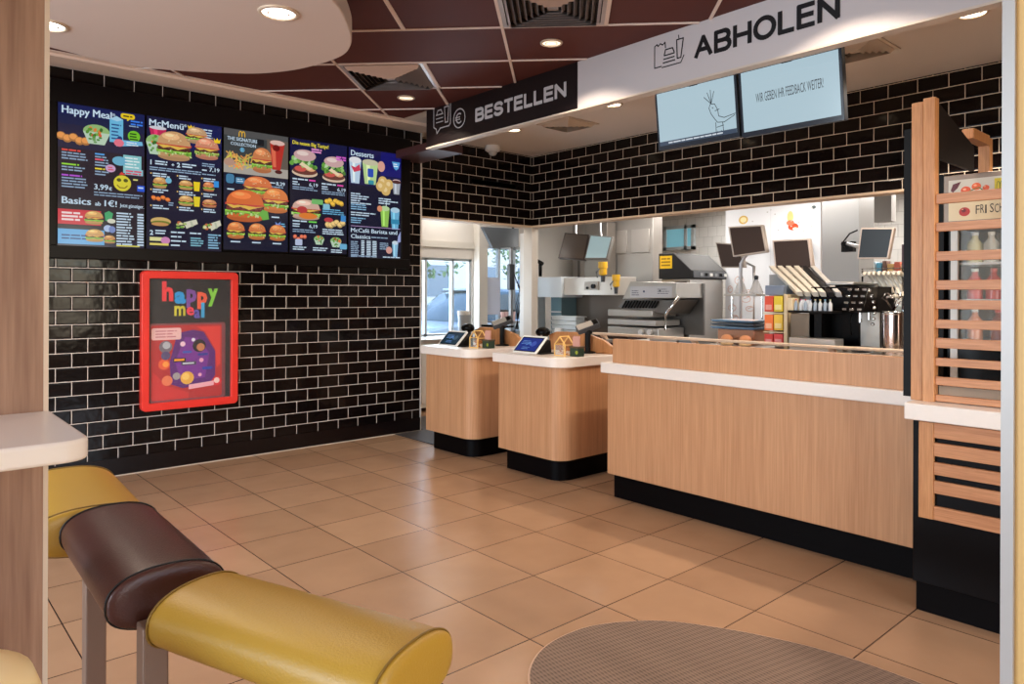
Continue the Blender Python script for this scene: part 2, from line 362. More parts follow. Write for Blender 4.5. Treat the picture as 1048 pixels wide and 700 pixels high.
    def cup(s, cx, cy, w, h, col, top=(235, 235, 240)):
        s.poly([(cx - w / 2, cy - h * .35), (cx - w * .34, cy + h / 2), (cx + w * .34, cy + h / 2), (cx + w / 2, cy - h * .35)], col)
        s.poly([(cx - w * .25, cy - h * .3), (cx - w * .18, cy + h * .45), (cx - w * .02, cy + h * .45), (cx - w * .02, cy - h * .3)], tuple(min(255, int(c * 1.2 + 12)) for c in col))
        s.ell(cx, cy - h * .36, w * .5, h * .12, top)
    def crown(s, x, y, w, h):
        s.poly([(x, y), (x + w * .12, y + h), (x + w * .88, y + h), (x + w, y), (x + w * .72, y + h * .5), (x + w * .5, y - h * .1), (x + w * .28, y + h * .5)], (250, 210, 30))
    def arches(s, x, y, w, h, col=(255, 199, 44)):
        n = 10; t = w * .11
        for cx in (x + w * .28, x + w * .72):
            P = [(cx + w * .22 * cos(pi - pi * k / n), y + h - h * sin(pi * k / n) ** .55) for k in range(n + 1)]; s.line(P, t, col)
    def build(s, name, m, parent, M):
        """M places the canvas: its x to the right, y up, z toward the viewer, origin at its top left corner"""
        me = bpy.data.meshes.new(name); me.from_pydata(s.v, [], s.f); me.update()
        at = me.color_attributes.new('Col', 'FLOAT_COLOR', 'CORNER'); i = 0
        for p, c in zip(me.polygons, s.c):
            cc = rgb(*c)
            for _ in p.vertices: at.data[i].color = cc; i += 1
        r = _root(parent); Mi = (Matrix.Translation(r.location) @ r.rotation_euler.to_matrix().to_4x4()).inverted()
        me.transform(Mi @ M); me.materials.append(m); o = bpy.data.objects.new(name, me); C.objects.link(o); o.parent = parent; return o
def facing_y(x, y, z): return Matrix.Translation((x, y, z)) @ Matrix.Rotation(pi / 2, 4, 'X')                    # viewer looks toward +Y
def facing_x(x, y, z, tilt=0): return Matrix.Translation((x, y, z)) @ Matrix.Rotation(-pi / 2, 4, 'Z') @ Matrix.Rotation(pi / 2 + tilt, 4, 'X')   # viewer looks toward +X

# ================================================================== materials used
BLACKG = mat('black_gloss', (9, 6, 6), .25, spec=.15); BLACKM = mat('black_matt', (13, 10, 10), .5, spec=.2); KICK = mat('black_kick_board', (7, 4, 4), .5, spec=.08)
WHITE = mat('white_plaster', (226, 214, 202), .75); WHITEP = mat('white_plastic', (232, 230, 226), .35)
CEILD = mat('dark_brown_ceiling_panel', (96, 54, 48), .6, spec=.15, noise=.06, nscale=3)
SLAB = mat('white_worktop', (238, 226, 216), .3, noise=.03, nscale=60)
STEEL = mat('brushed_steel', (196, 192, 186), .30, metal=.9, noise=.08, nscale=6); STEELD = mat('dark_steel', (120, 116, 112), .35, metal=.85, noise=.1, nscale=5)
STEELM = mat('matt_steel', (188, 184, 178), .5, metal=.55); CHROME = mat('chrome', (220, 220, 220), .12, metal=1)
GREYP = mat('grey_plastic', (150, 152, 154), .4); DGREY = mat('dark_grey_plastic', (58, 60, 64), .4); ALU = mat('aluminium_trim', (200, 200, 202), .35, metal=.7)
BEECH = wood('beech_laminate', (184, 132, 92), (204, 152, 110), (26, 26, .7))
BEECHO = wood('beech_solid', (180, 120, 74), (206, 148, 98), (60, 60, 2.5), rough=.4)
BEECHH = wood('beech_solid_horizontal', (176, 116, 76), (202, 142, 98), (60, 2.5, 60), rough=.4)
GREYOAK = wood('light_oak_panel', (136, 98, 76), (170, 130, 104), (16, 16, .8), rough=.55)
GLASS = mat('clear_glass', (235, 245, 245), .03, alpha=.10)
GLASSB = mat('window_glass', (225, 240, 245), .03, alpha=.08)
SCREEN = attr_mat('screen_picture', emit=.85, rough=.15); PRINT = attr_mat('printed_graphic', rough=.4); PRINTG = attr_mat('printed_graphic_gloss', rough=.2)
OFFS = mat('switched_off_screen', (56, 44, 40), .25)
YEL = mat('yellow_green_leather', (176, 136, 50), .38, bump=.12, bscale=220); BRN = mat('dark_brown_leather', (70, 38, 32), .33, bump=.15, bscale=220)
YELW = mat('yellow_plastic', (238, 184, 40), .35)

CZ = 2.962; WY = 5.89; HX = 5.78; HYY = 6.13
# ================================================================== the room
struct('floor', MB().box((-3, -3.5, -.08), (10, 7.3, 0)), floor_mat())
mw = brick_mat('black_metro_tiles', 'X', -1.0654 + .1991 * 30, -1.5235 + 20 * .1012, .1991, .1012, (11, 7, 7), (17, 10, 9), (206, 192, 182), mort=.0028)
struct('wall_left', MB().box((-3, WY, 0), (4.04, WY + .3, CZ)), mw)
hx = brick_mat('black_metro_tiles_right', 'Y', -1.455 + .2068 * 30, -2.848 + 28 * .1034, .2068, .1034, (14, 8, 7), (21, 13, 10), (214, 196, 176), mort=.0029)
ha = brick_mat('black_metro_tiles_corner', 'X', -4.326 + .2040 * 30 + .1, -2.848 + 28 * .1034, .2040, .1034, (14, 8, 7), (21, 13, 10), (196, 182, 168), mort=.0028)
struct('wall_back', MB().box((4.04, HYY, 2.147), (HX + .14, HYY + .14, CZ)), ha)
struct('wall_right', MB().box((HX, 2.03, 2.147), (HX + .14, HYY, CZ)).box((HX, -3.5, 0), (HX + .14, 2.03, CZ)), hx)
struct('trim_1', MB().box((4.04, HYY - .006, 2.128), (HX - .006, HYY + .14, 2.147)).box((HX - .006, 2.03, 2.128), (HX + .14, HYY - .006, 2.147)), mat('beige_reveal', (206, 178, 150), .5))
struct('trim_2', MB().box((4.04, WY - .004, 0), (4.056, WY + .3, CZ)), mat('light_corner_trim', (206, 198, 190), .5))
struct('baseboard_left', MB().box((-3, WY - .012, 0), (4.04, WY, .13)), mat('dark_base_tile', (16, 8, 8), .2, spec=.35))
struct('trim_3', MB().box((-3, WY - .022, 0), (4.04, WY - .012, .006)), mat('floor_joint', (196, 178, 160), .5))
# walls the photo does not look at, they close the room behind the camera
struct('wall_front', MB().box((-3, -3.5, 0), (-.8, -3.4, CZ)).box((3.2, -3.5, 0), (HX, -3.4, CZ)).box((-.8, -3.5, 0), (3.2, -3.4, .6)).box((-.8, -3.5, 2.6), (3.2, -3.4, CZ)), mat('dining_wall_brown', (120, 88, 68), .6))
struct('wall_side', MB().box((-3, -3.5, 0), (-2.9, .3, CZ)).box((-3, 4.5, 0), (-2.9, WY, CZ)).box((-3, .3, 0), (-2.9, 4.5, .5)).box((-3, .3, 2.7), (-2.9, 4.5, CZ)), WHITE)
# ceiling: light plaster; brown metal panels in a grid turned by 45 degrees
struct('ceiling', MB().box((-3, -3.5, CZ), (HX + .14, 6.3, CZ + .12)), WHITE)
th = R(44); E1 = Vector((cos(th), sin(th))); E2 = Vector((cos(th - pi / 2), sin(th - pi / 2)))   # E1 grows with p, E2 with q
def pq(p, q): return E1 * p + E2 * q
PX0, PX1, PY0, PY1 = -2.9, 3.64, -3.4, 5.63
struct('ceiling_panels', MB().box((PX0, PY0, CZ - .006), (PX1, PY1, CZ - .001)), CEILD)
def clip(a, b):
    """part of the segment a-b inside the panelled area"""
    t0, t1 = 0, 1; d = b - a
    for i, lo, hi in ((0, PX0, PX1), (1, PY0, PY1)):
        for sgn, lim in ((1, hi), (-1, -lo)):
            den = sgn * d[i]; num = lim - sgn * a[i]
            if abs(den) < 1e-9:
                if num < 0: return None
            elif den > 0: t1 = min(t1, num / den)
            else: t0 = max(t0, num / den)
    return (a + d * t0, a + d * t1) if t1 - t0 > 1e-4 else None
rails = MB()
def rail(a, b, w):
    c = clip(a, b)
    if not c: return
    a, b = c; n = (b - a).normalized(); n = Vector((-n.y, n.x)) * w / 2
    rails.prism([a + n, b + n, b - n, a - n], CZ - .014, CZ - .006)
for k in range(-12, 14):
    p = 4.305 + .6175 * k
    rail(pq(p, -8), pq(p, 8), .013)
    for j in range(-6, 8): rail(pq(p, -.385 + 1.22 * j), pq(p + .6175, -.385 + 1.22 * j), .018)
for p, q in ((3.6875, -.985), (3.6875, .235), (4.9225, -.985), (5.54, -1.0)): rail(pq(p, q), pq(p + .6175, q), .024)
struct('trim_4', rails, mat('ceiling_rail', (244, 226, 214), .5))
struct('trim_5', MB().box((PX0, PY1, CZ - .03), (4.04, WY, CZ)).box((PX0, PY1 - .05, CZ - .012), (PX1, PY1, CZ)), mat('ceiling_border', (232, 206, 186), .6))
bulk = mat('dark_red_bulkhead', (74, 42, 40), .45)
struct('ceiling_bulkhead', MB().box((3.70, 5.20, 2.63), (4.03, 5.885, 2.70)), bulk)

# ================================================================== lamps in the ceiling
LG = mat('lamp_glow', (255, 236, 205), emit=7); LGW = mat('lamp_glow_white', (255, 246, 236), emit=9); LGD = mat('lamp_glow_dim', (255, 236, 210), emit=1.6); RING = mat('lamp_ring', (225, 205, 180), .4, metal=.2)
def downlight(x, y, z, r, label, group, power, size=128, glow=LG, col=WARM, blend=.18):
    t = thing('downlight', label, 'ceiling light', (x, y, z), 0, group)
    obj('ring', MB().lathe([(r * .80, -.001), (r * .84, -.010), (r, -.006), (r * 1.02, 0), (r * .78, 0)], seg=32), RING, t, smooth=True, local=True)
    obj('diffuser', MB().lathe([(0, -.002), (r * .80, -.002), (r * .8, -.0005), (0, -.0005)], seg=32), glow, t, local=True)
    obj('baffle', MB().lathe([(r * .45, -.006), (r * .50, -.008), (r * .55, -.006), (r * .50, -.004)], seg=24), RING, t, smooth=True, local=True)
    l = bpy.data.lights.new('spot', 'SPOT'); l.energy = power; l.color = col; l.spot_size = R(size); l.spot_blend = blend; l.shadow_soft_size = .045
    o = bpy.data.objects.new('spot', l); C.objects.link(o); o.parent = t; o.location = (0, 0, -.02)
    return t
for x, y, lb in ((3.24, 3.26, 'round recessed downlight in the brown ceiling, just left of the white sign part'), (3.27, 4.976, 'small round downlight in the brown ceiling near the menu screens and black sign'),
                 (3.24, 1.54, 'round recessed downlight in the brown ceiling above the wooden slats'), (3.24, -.2, 'round recessed downlight in the brown ceiling right of the camera'),
                 (.3, -.6, 'round recessed downlight in the brown ceiling behind the camera'), (1.6, -1.6, 'round recessed downlight in the brown ceiling far behind the camera'),
                 (1.9, .7, 'round recessed downlight in the brown ceiling over the oval mat')):
    downlight(x, y, CZ - .006, .072, lb, 'downlights in the brown ceiling', P_SPOT * (.75 if x > 3 else 1), size=126, blend=.2, glow=LGD)
for x, y, lb in ((4.70, 5.26, 'lit downlight in the pale ceiling behind the black sign'), (4.695, 3.985, 'lit downlight in the pale ceiling behind the white sign, left of the hanging screens'),
                 (4.695, 2.6, 'downlight in the pale ceiling hidden above the hanging screens'), (4.69, 1.314, 'large bright downlight in the pale ceiling at the top right'), (4.69, -.4, 'unseen downlight added beyond the right edge to brighten the pale ceiling')):  # the last one is unseen, added to brighten the pale ceiling
    downlight(x, y, CZ, .085, lb, 'downlights in the pale ceiling', P_SPOTF * (4.5 if y < 2 else .5))

# white rounded canopy under the ceiling
CH = 2.70
cp = [(.74, 4.66), (.97, 4.71), (1.18, 4.70), (1.41, 4.61), (1.64, 4.46), (1.79, 4.33), (1.91, 4.13), (1.97, 3.93), (1.995, 3.78), (1.99, 3.64), (1.94, 3.49), (1.86, 3.35), (1.71, 3.15), (1.58, 3.02), (1.38, 2.88), (1.1, 2.76), (.7, 2.66), (.2, 2.62), (-.35, 2.72), (-.75, 3.0), (-.95, 3.4), (-.9, 3.85), (-.6, 4.25), (-.1, 4.5), (.35, 4.6)]
def smooth_loop(P, n=4):
    out = []; L = len(P)
    for i in range(L):
        p0, p1, p2, p3 = [Vector(P[(i + k) % L]) for k in (-1, 0, 1, 2)]
        for j in range(n):
            t = j / n; out.append(.5 * ((2 * p1) + (p2 - p0) * t + (2 * p0 - 5 * p1 + 4 * p2 - p3) * t * t + (3 * p1 - p0 - 3 * p2 + p3) * t ** 3))
    return out
can = thing('ceiling_canopy', 'white rounded panel hung below the brown ceiling at the top left', 'ceiling panel', (.55, 3.7, CH))
cl = smooth_loop(cp)
obj('panel', MB().prism(cl, CH, CH + .11), mat('canopy_white', (222, 206, 196), .7), can, bev=.006)
obj('hanger', MB().cyl((.2, 3.4, CH + .11), (.2, 3.4, CZ - .01), .02), ALU, can, smooth=40); obj('hanger', MB().cyl((1.2, 3.7, CH + .11), (1.2, 3.7, CZ - .01), .02), ALU, can, smooth=40)
for x, y, lb in ((1.46, 3.33, 'bright round lamp in the white canopy, the right one'), (.66, 4.27, 'bright round lamp in the white canopy, cut by the wooden panel at the left'), (.2, 3.2, 'lamp in the white canopy above the table')):
    downlight(x, y, CH, .095, lb, 'lamps in the white canopy', P_SPOT * 1.0, glow=LGW)

# supply vents
def vent4(name, x, y, z, s, rz, label, m, dark, group, n=8):
    t = thing(name, label, 'vent', (x, y, z), rz, group); h = s / 2
    fr = MB()
    for a in range(4): fr.prism([(-h, -h), (h, -h), (h - .025, -h + .025), (-h + .025, -h + .025)], -.008, 0, Matrix.Rotation(a * pi / 2, 4, 'Z'))
    obj('frame', fr, m, t, local=True)
    obj('duct', MB().box((-h + .024, -h + .024, -.0035), (h - .024, h - .024, -.001)), dark, t, local=True)  # flat dark sheet, its colour gives the shade inside the vent
    lv = MB(); g = (h - .03) / n
    for k in range(n - 1):
        o_ = h - .03 - k * g; i_ = o_ - g * .62; dz = .028
        for a in range(4):
            M = Matrix.Rotation(a * pi / 2, 4, 'Z')
            v = [lv.bm.verts.new(M @ Vector(p)) for p in [(-o_, -o_, -.004), (o_, -o_, -.004), (i_, -i_, -.030), (-i_, -i_, -.030), (-o_, -o_, -.007), (o_, -o_, -.007), (i_, -i_, -.033), (-i_, -i_, -.033)]]
            for f in [(0, 1, 2, 3), (7, 6, 5, 4), (4, 5, 1, 0), (6, 7, 3, 2)]: lv.bm.faces.new([v[i] for i in f])
    lv.box((-g * .9, -g * .9, -.022), (g * .9, g * .9, -.018))
    obj('louver', lv, m, t, local=True); return t
VM = mat('vent_slats', (196, 182, 176), .3, metal=.7); VD = mat('vent_duct_shade', (30, 20, 18), .8); VMW = mat('vent_white', (216, 200, 182), .5)
c = pq(3.99, -.075); vent4('ceiling_vent', c.x, c.y, CZ - .006, .60, R(44), 'large square louvred air vent in the brown ceiling, cut by the top edge', VM, VD, 'air vents in the brown ceiling')
c = pq(5.23, -1.295); vent4('ceiling_vent', c.x, c.y, CZ - .006, .60, R(44), 'square louvred air vent in the brown ceiling between the canopy and the black sign', VM, VD, 'air vents in the brown ceiling')
vent4('ceiling_vent', 4.92, 4.73, CZ, .42, 0, 'small square air vent in the pale ceiling under the joint of the two signs', VMW, mat('vent_shadow', (90, 78, 66), .8), 'air vents in the pale ceiling', 5)
vent4('ceiling_vent', 4.80, 2.02, CZ, .42, 0, 'air vent in the pale ceiling to the right of the hanging screens', VMW, mat('vent_shadow'), 'air vents in the pale ceiling', 6)
t = thing('security_camera', 'small round white dome camera under the pale ceiling above the tiled corner', 'security camera', (5.05, 5.98, CZ))
obj('housing', MB().lathe([(0, 0), (.075, 0), (.085, -.02), (.085, -.05), (.06, -.065), (0, -.065)]), WHITEP, t, smooth=40, local=True)
obj('dome', MB().lathe([(.05, -.06), (.045, -.085), (.03, -.105), (0, -.112)]), mat('dome_glass', (190, 186, 180), .1), t, smooth=True, local=True)

# ================================================================== sign over the counter
SX = 3.64; SB, ST = 2.63, CZ - .004
t = thing('order_sign', 'long black hanging sign reading BESTELLEN beside the menu screens', 'sign', (SX, 4.31, SB))
obj('board', MB().box((SX, 3.405, SB), (SX + .06, 5.215, ST)), mat('sign_black', (26, 17, 18), .4), t)
cv = Canvas(181, 33, .01)
def sp(u, v): # picture point on the sign -> canvas units (cm)
    p = on(u, v, x=SX); return (5.215 - p.y) * 100, (ST - p.z) * 100
wc = (196, 190, 190)
x0, y0 = sp(486.4, 125.3); x1, _ = sp(580, 100); _, yt = sp(487, 111); cv.stroke(x0, y0, y0 - yt, 'BESTELLEN', wc, x1 - x0, 2.5); cv.build('lettering', PRINT, t, facing_x(SX - .0005, 5.215, ST)); cv = Canvas(181, 33, .01)
x0, yb = sp(444, 133); x1, _ = sp(461, 130); w = x1 - x0; yt = yb - w * .95
cv.line([(x0, yt + 2), (x0 + 2, yt), (x1 - 2, yt), (x1, yt + 2), (x1, yb - 2), (x1 - 2, yb), (x0 + w * .4, yb), (x0 + w * .2, yb + 4), (x0 + w * .15, yb), (x0, yb - 2), (x0, yt + 2)], .9, wc)
for q in (.35, .5, .65): cv.line([(x0 + w * .15, yb - w * .9 * (q - .1)), (x0 + w * .55, yb - w * .9 * (q - .1))], .8, wc)
cv.line([(x0 + w * .17, yb - w * .5), (x0 + w * .25, yb - w * .65), (x0 + w * .45, yb - w * .65), (x0 + w * .53, yb - w * .5)], .8, wc)
cv.line([(x0 + w * .65, yb - w * .7), (x0 + w * .7, yb - w * .15), (x0 + w * .85, yb - w * .15), (x0 + w * .9, yb - w * .7), (x0 + w * .65, yb - w * .7)], .9, wc)
cx, cy = sp(470.2, 121); r = (sp(476, 121)[0] - sp(464.3, 121)[0]) / 2
cv.line([(cx + r * cos(a), cy + r * sin(a)) for a in [2 * pi * k / 24 for k in range(25)]], .9, wc)
cv.line([(cx + r * .5 * cos(a), cy + r * .5 * sin(a)) for a in [R(50) + 2 * pi * k / 24 for k in range(18)]], 1.1, wc)
for d in (-.12, .12): cv.line([(cx - r * .65, cy + r * d), (cx + r * .15, cy + r * d)], .8, wc)
cv.build('pictogram', PRINT, t, facing_x(SX - .0005, 5.215, ST))
t = thing('pickup_sign', 'long pale grey hanging sign reading ABHOLEN above the two screens', 'sign', (SX, 1.2, SB))
obj('board', MB().box((SX, -3.4, SB), (SX + .06, 3.404, ST)), mat('sign_white', (206, 198, 198), .55), t)
cv = Canvas(340, 33, .01); sp2 = lambda u, v: ((3.404 - on(u, v, x=SX).y) * 100, (ST - on(u, v, x=SX).z) * 100)
bk = (22, 20, 22)
x0, y0 = sp2(710.5, 61); x1, _ = sp2(860, 20); _, yt = sp2(720, 36.8); yt = (y0 - 14.6)
cv.stroke(x0, y0, 13.2, 'ABHOLEN', bk, x1 - x0, 2.6); cv.build('lettering', PRINT, t, facing_x(SX - .0005, 3.404, ST)); cv = Canvas(340, 33, .01)
x0, yb = sp2(670, 70); x1, _ = sp2(700, 62); w = x1 - x0
q = lambda a, b: (x0 + w * a, yb - w * b)
cv.line([q(.0, 0), q(.0, .62), q(.08, .66), q(.12, .60), q(.2, .66), q(.28, .6), q(.36, .66), q(.38, .5)], .7, bk); cv.line([q(0, 0), q(.24, 0)], .7, bk)
cv.line([q(.26, -.04), q(.9, -.04), q(1.0, .14)], .7, bk); cv.line([q(.3, .08), q(.7, .08)], .8, bk); cv.line([q(.32, .18), q(.68, .18)], .8, bk); cv.line([q(.34, .28), q(.68, .28)], .8, bk)
cv.line([q(.34, .30), q(.38, .44), q(.62, .44), q(.68, .30)], .8, bk); cv.line([q(.76, .62), q(.78, .1), q(.9, .1), q(.98, .62), q(.76, .62)], .8, bk); cv.line([q(.84, .62), q(.82, .74)], .6, bk)
cv.build('pictogram', PRINT, t, facing_x(SX - .0005, 3.404, ST))
struct('trim_6', MB().box((SX - .006, -3.4, SB - .012), (SX + .066, 5.215, SB)), mat('sign_edge', (214, 200, 186), .5))

# two screens hanging below the sign
def hung_screen(x, yl, yr, zt, zb, label, draw):
    t = thing('hanging_screen', label, 'screen', (x, (yl + yr) / 2, zt), 0, 'order status screens hanging below the sign')
    w, h = yl - yr, zt - zb; tl = R(7); M = facing_x(x, yl, zt, tl); G = (28, 34, 44)
    body = MB().box((0, -h, -.05), (w, 0, 0), M).box((w * .2, -h * .8, -.08), (w * .8, -h * .2, -.05), M)
    obj('casing', body, mat('screen_casing', (44, 50, 60), .35), t, bev=.004)
    cv = Canvas(100, 100 * h / w, w / 100, bg=(40, 46, 56)); H = 100 * h / w; cv.rect(2.5, 2.8, 95, H - 7.5, (188, 214, 226)); draw(cv, H); cv.build('display', SCREEN, t, M @ Matrix.Translation((0, 0, .0008)))
    obj('bracket', MB().box((x + .04, (yl + yr) / 2 - .04, zt - .12), (x + .07, (yl + yr) / 2 + .04, 2.96)).box((x - .01, (yl + yr) / 2 - .03, zt - .02), (x + .07, (yl + yr) / 2 + .03, zt + .01)), BLACKM, t)
def draw_bird(cv, H):
    k = (50, 56, 62); L = lambda *p: cv.line([(a, b) for a, b in p], .7, k)
    L((69, 26), (67, 30), (69, 36), (73, 42)); L((69, 26), (74, 27), (77, 33), (78, 40), (84, 42.5), (97, 40.5)); L((73, 42), (76, 46), (84, 47), (96, 42)); L((74, 46), (74, 62)); L((82, 47), (83, 62)); L((75, 51), (83, 50))
    for a in ((66, 14), (70, 12), (74, 14), (62, 18)): L((70, 26), a)
    L((71, 30), (72, 31)); L((74, 34), (79, 33)); L((76, 62), (76, 55)); L((80, 62), (80, 55))
    cv.rect(2.5, H - 9, 95, 4.5, (70, 84, 104)); cv.words(14, H - 7.6, 68, 1, 3, 1.5, (220, 230, 240), .02)
def draw_feedback(cv, H): cv.text(17, 34, 12.5, 'WIR GEBEN IHR FEEDBACK WEITER!', (60, 66, 72), bold=-.008, w=66, rot=R(-1))
a, b = on(671, 95, x=3.88), on(755, 74, x=3.88); z0 = on(675, 152, x=3.93).z
hung_screen(3.87, a.y, b.y + .008, 2.688, 2.688 - .385, 'hanging screen with a line drawing of a bird, the left of the two', draw_bird)
a, b = on(755.5, 74, x=3.88), on(861.5, 47, x=3.88)
hung_screen(3.87, a.y - .006, b.y, 2.688, 2.688 - .395, 'hanging screen with a line of handwriting on pale blue, the right of the two', draw_feedback)

# ================================================================== menu screens on the tiled wall
MZT, MZB = 2.669, 1.679; SY = 5.80
sur = MB(); xs = [(.962, 1.513), (1.529, 2.077), (2.095, 2.632), (2.650, 3.186), (3.204, 3.758)]
sur.box((.87, SY + .03, 1.588), (3.865, WY - .001, 2.828)); sur.box((.87, SY, 2.672), (3.865, SY + .03, 2.828)); sur.box((.87, SY, 1.588), (3.865, SY + .03, 1.676)); sur.box((.87, SY, 1.676), (.957, SY + .03, 2.672)); sur.box((3.763, SY, 1.676), (3.865, SY + .03, 2.672))
solo('menu_surround', sur, mat('menu_surround_black', (13, 8, 8), .35, spec=.25), 'wide black frame around the five menu screens on the tiled wall', 'frame', bev=.004)
def menu_screen(i, label, bg, draw):
    x0, x1 = xs[i]; t = thing('menu_screen', label, 'menu screen', ((x0 + x1) / 2, SY + .02, MZB), 0, 'menu screens in the black frame')
    obj('bezel', MB().box((x0 - .006, SY + .004, MZB - .002), (x1 + .006, SY + .03, MZT + .002)), BLACKG, t)
    cv = Canvas(100, 181, (x1 - x0) / 100, bg=bg); cv.H = (MZT - MZB) / ((x1 - x0) / 100); draw(cv); cv.build('display', SCREEN, t, facing_y(x0, SY + .0035, MZT))
WT = (206, 228, 246); WD = (150, 176, 204)
def d1(c):
    c.rect(0, 0, 100, 56, (36, 34, 62)); c.rect(0, 0, 100, 14, (20, 30, 84)); c.rect(0, 14, 100, 12, (26, 32, 70)); c.rect(0, 172, 100, 8, (38, 34, 60))
    c.text(4, 12.5, 13.5, 'Happy Meal', WT, .03, w=56); c.text(61, 8, 5, '®', WT, .01); c.nuggets(17, 45, 36, 18); c.salad(43, 35, 31, 28)
    c.poly([(58, 12), (58, 42), (74, 42), (74, 11), (66, 7)], (110, 190, 230)); c.poly([(58, 12), (66, 7), (74, 11), (67, 14)], (170, 215, 240)); c.words(60, 18, 12, 5, 4.5, 1.8, (40, 80, 140)); c.ell(70, 36, 3, 3, (30, 60, 120))
    c.rr(71, 2, 17, 7, 3, (240, 206, 30)); c.poly([(78, 8), (79, 12), (83, 8)], (240, 206, 30)); c.words(74, 4.6, 11, 1, 3, 1.8, (60, 50, 20), .01); c.words(83, 10, 15, 2, 4, 2, (60, 130, 240), .1); c.words(81, 17, 13, 1, 3, 1.4, WD)
    c.ell(87, 31, 7.5, 7.5, (120, 200, 40)); c.words(82, 27, 10, 3, 3.6, 1.8, (30, 70, 20)); c.poly([(64, 38), (66, 47), (98, 42), (97, 37)], (120, 190, 230)); c.ell(69, 42, 6, 5, (236, 120, 140)); c.words(78, 39.5, 16, 2, 3, 1.2, (240, 245, 250))
    def block(x, y, w, n, hc):
        c.words(x, y, w * .7, 1, 4, 2.0, hc, .1); c.words(x, y + 3.8, w, n, 3.6, 1.7, WD)
    block(4, 58, 30, 3, (236, 80, 70)); block(4, 76, 30, 2, (150, 220, 60)); block(4, 90, 34, 4, (190, 90, 220)); block(41, 59, 17, 4, (90, 170, 240)); c.words(41, 66, 14, 1, 3, 2, (240, 90, 110)); block(41, 78, 17, 2, (240, 220, 60))
    c.rect(74, 57, 22, 24, (140, 204, 210)); c.ell(70, 66, 9, 6, (110, 180, 210)); c.words(76, 60, 18, 5, 4, 1.5, (240, 250, 250)); c.rect(76, 75, 22, 8, (150, 200, 214)); c.words(77, 77, 20, 2, 3.4, 1.8, (230, 60, 90), .1)
    c.ell(59, 77, 6, 5, (210, 170, 210)); c.words(56, 75, 7, 2, 3, 1.3, (230, 70, 90)); c.ell(73, 95, 10.5, 10.5, (226, 214, 60)); c.ell(69, 91, 2.8, 2.4, (90, 90, 30)); c.ell(77, 91, 2.8, 2.4, (90, 90, 30)); c.line([(67, 98), (70, 101), (76, 101), (79, 98)], 1.2, (120, 90, 30))
    c.poly([(69, 84), (72, 80), (77, 84)], (230, 70, 60)); c.words(86, 88, 8, 1, 3, 1.8, (235, 230, 140)); c.rect(91, 96, 9, 8, (40, 90, 220)); c.words(92, 98, 7, 1, 3, 2, WT)
    c.text(40, 106, 10, '3,99', WT, .03, w=16); c.text(57, 106, 6, '€', WT, .02); c.words(40, 109, 58, 2, 3.4, 1.4, WD, .1)
    c.text(4, 127, 12.5, 'Basics', WT, .035, w=32); c.text(41, 127, 7.5, 'ab', WT, .03); c.text(52, 127, 11, '1€!', WT, .035, w=14); c.text(70, 126.5, 6.6, 'Jetzt günstiger.', WT, .02, w=29)
    c.rect(0, 134, 48, 19, (214, 50, 66)); c.words(4, 137.5, 28, 3, 4.2, 2.4, (250, 226, 226)); c.burger(40, 143, 22, 18, (214, 166, 96), seeds=False)
    c.rect(0, 159, 52, 19, (96, 172, 226)); c.words(4, 166, 30, 2, 4, 1.8, (24, 60, 120)); c.burger(41, 166, 22, 17, (214, 166, 96), seeds=False)
    c.poly([(52, 136), (53, 146), (60, 146), (62, 136), (57, 133)], (70, 170, 110)); c.ell(60, 146, 5, 3, (220, 220, 200)); c.ell(56, 156, 5, 4.5, (180, 200, 236)); c.ell(61, 157, 4, 4.5, (120, 140, 200)); c.burger(58, 170, 14, 11, (206, 150, 90), seeds=False)
    c.words(66, 134, 22, 12, 3.7, 1.9, WT); c.words(91, 134, 8, 12, 3.7, 2.2, WT, .05); c.rect(66, 177, 28, 1.6, (230, 220, 90))
menu_screen(0, 'lit menu screen headed Happy Meal at the left end of the menu', (38, 28, 40), d1)
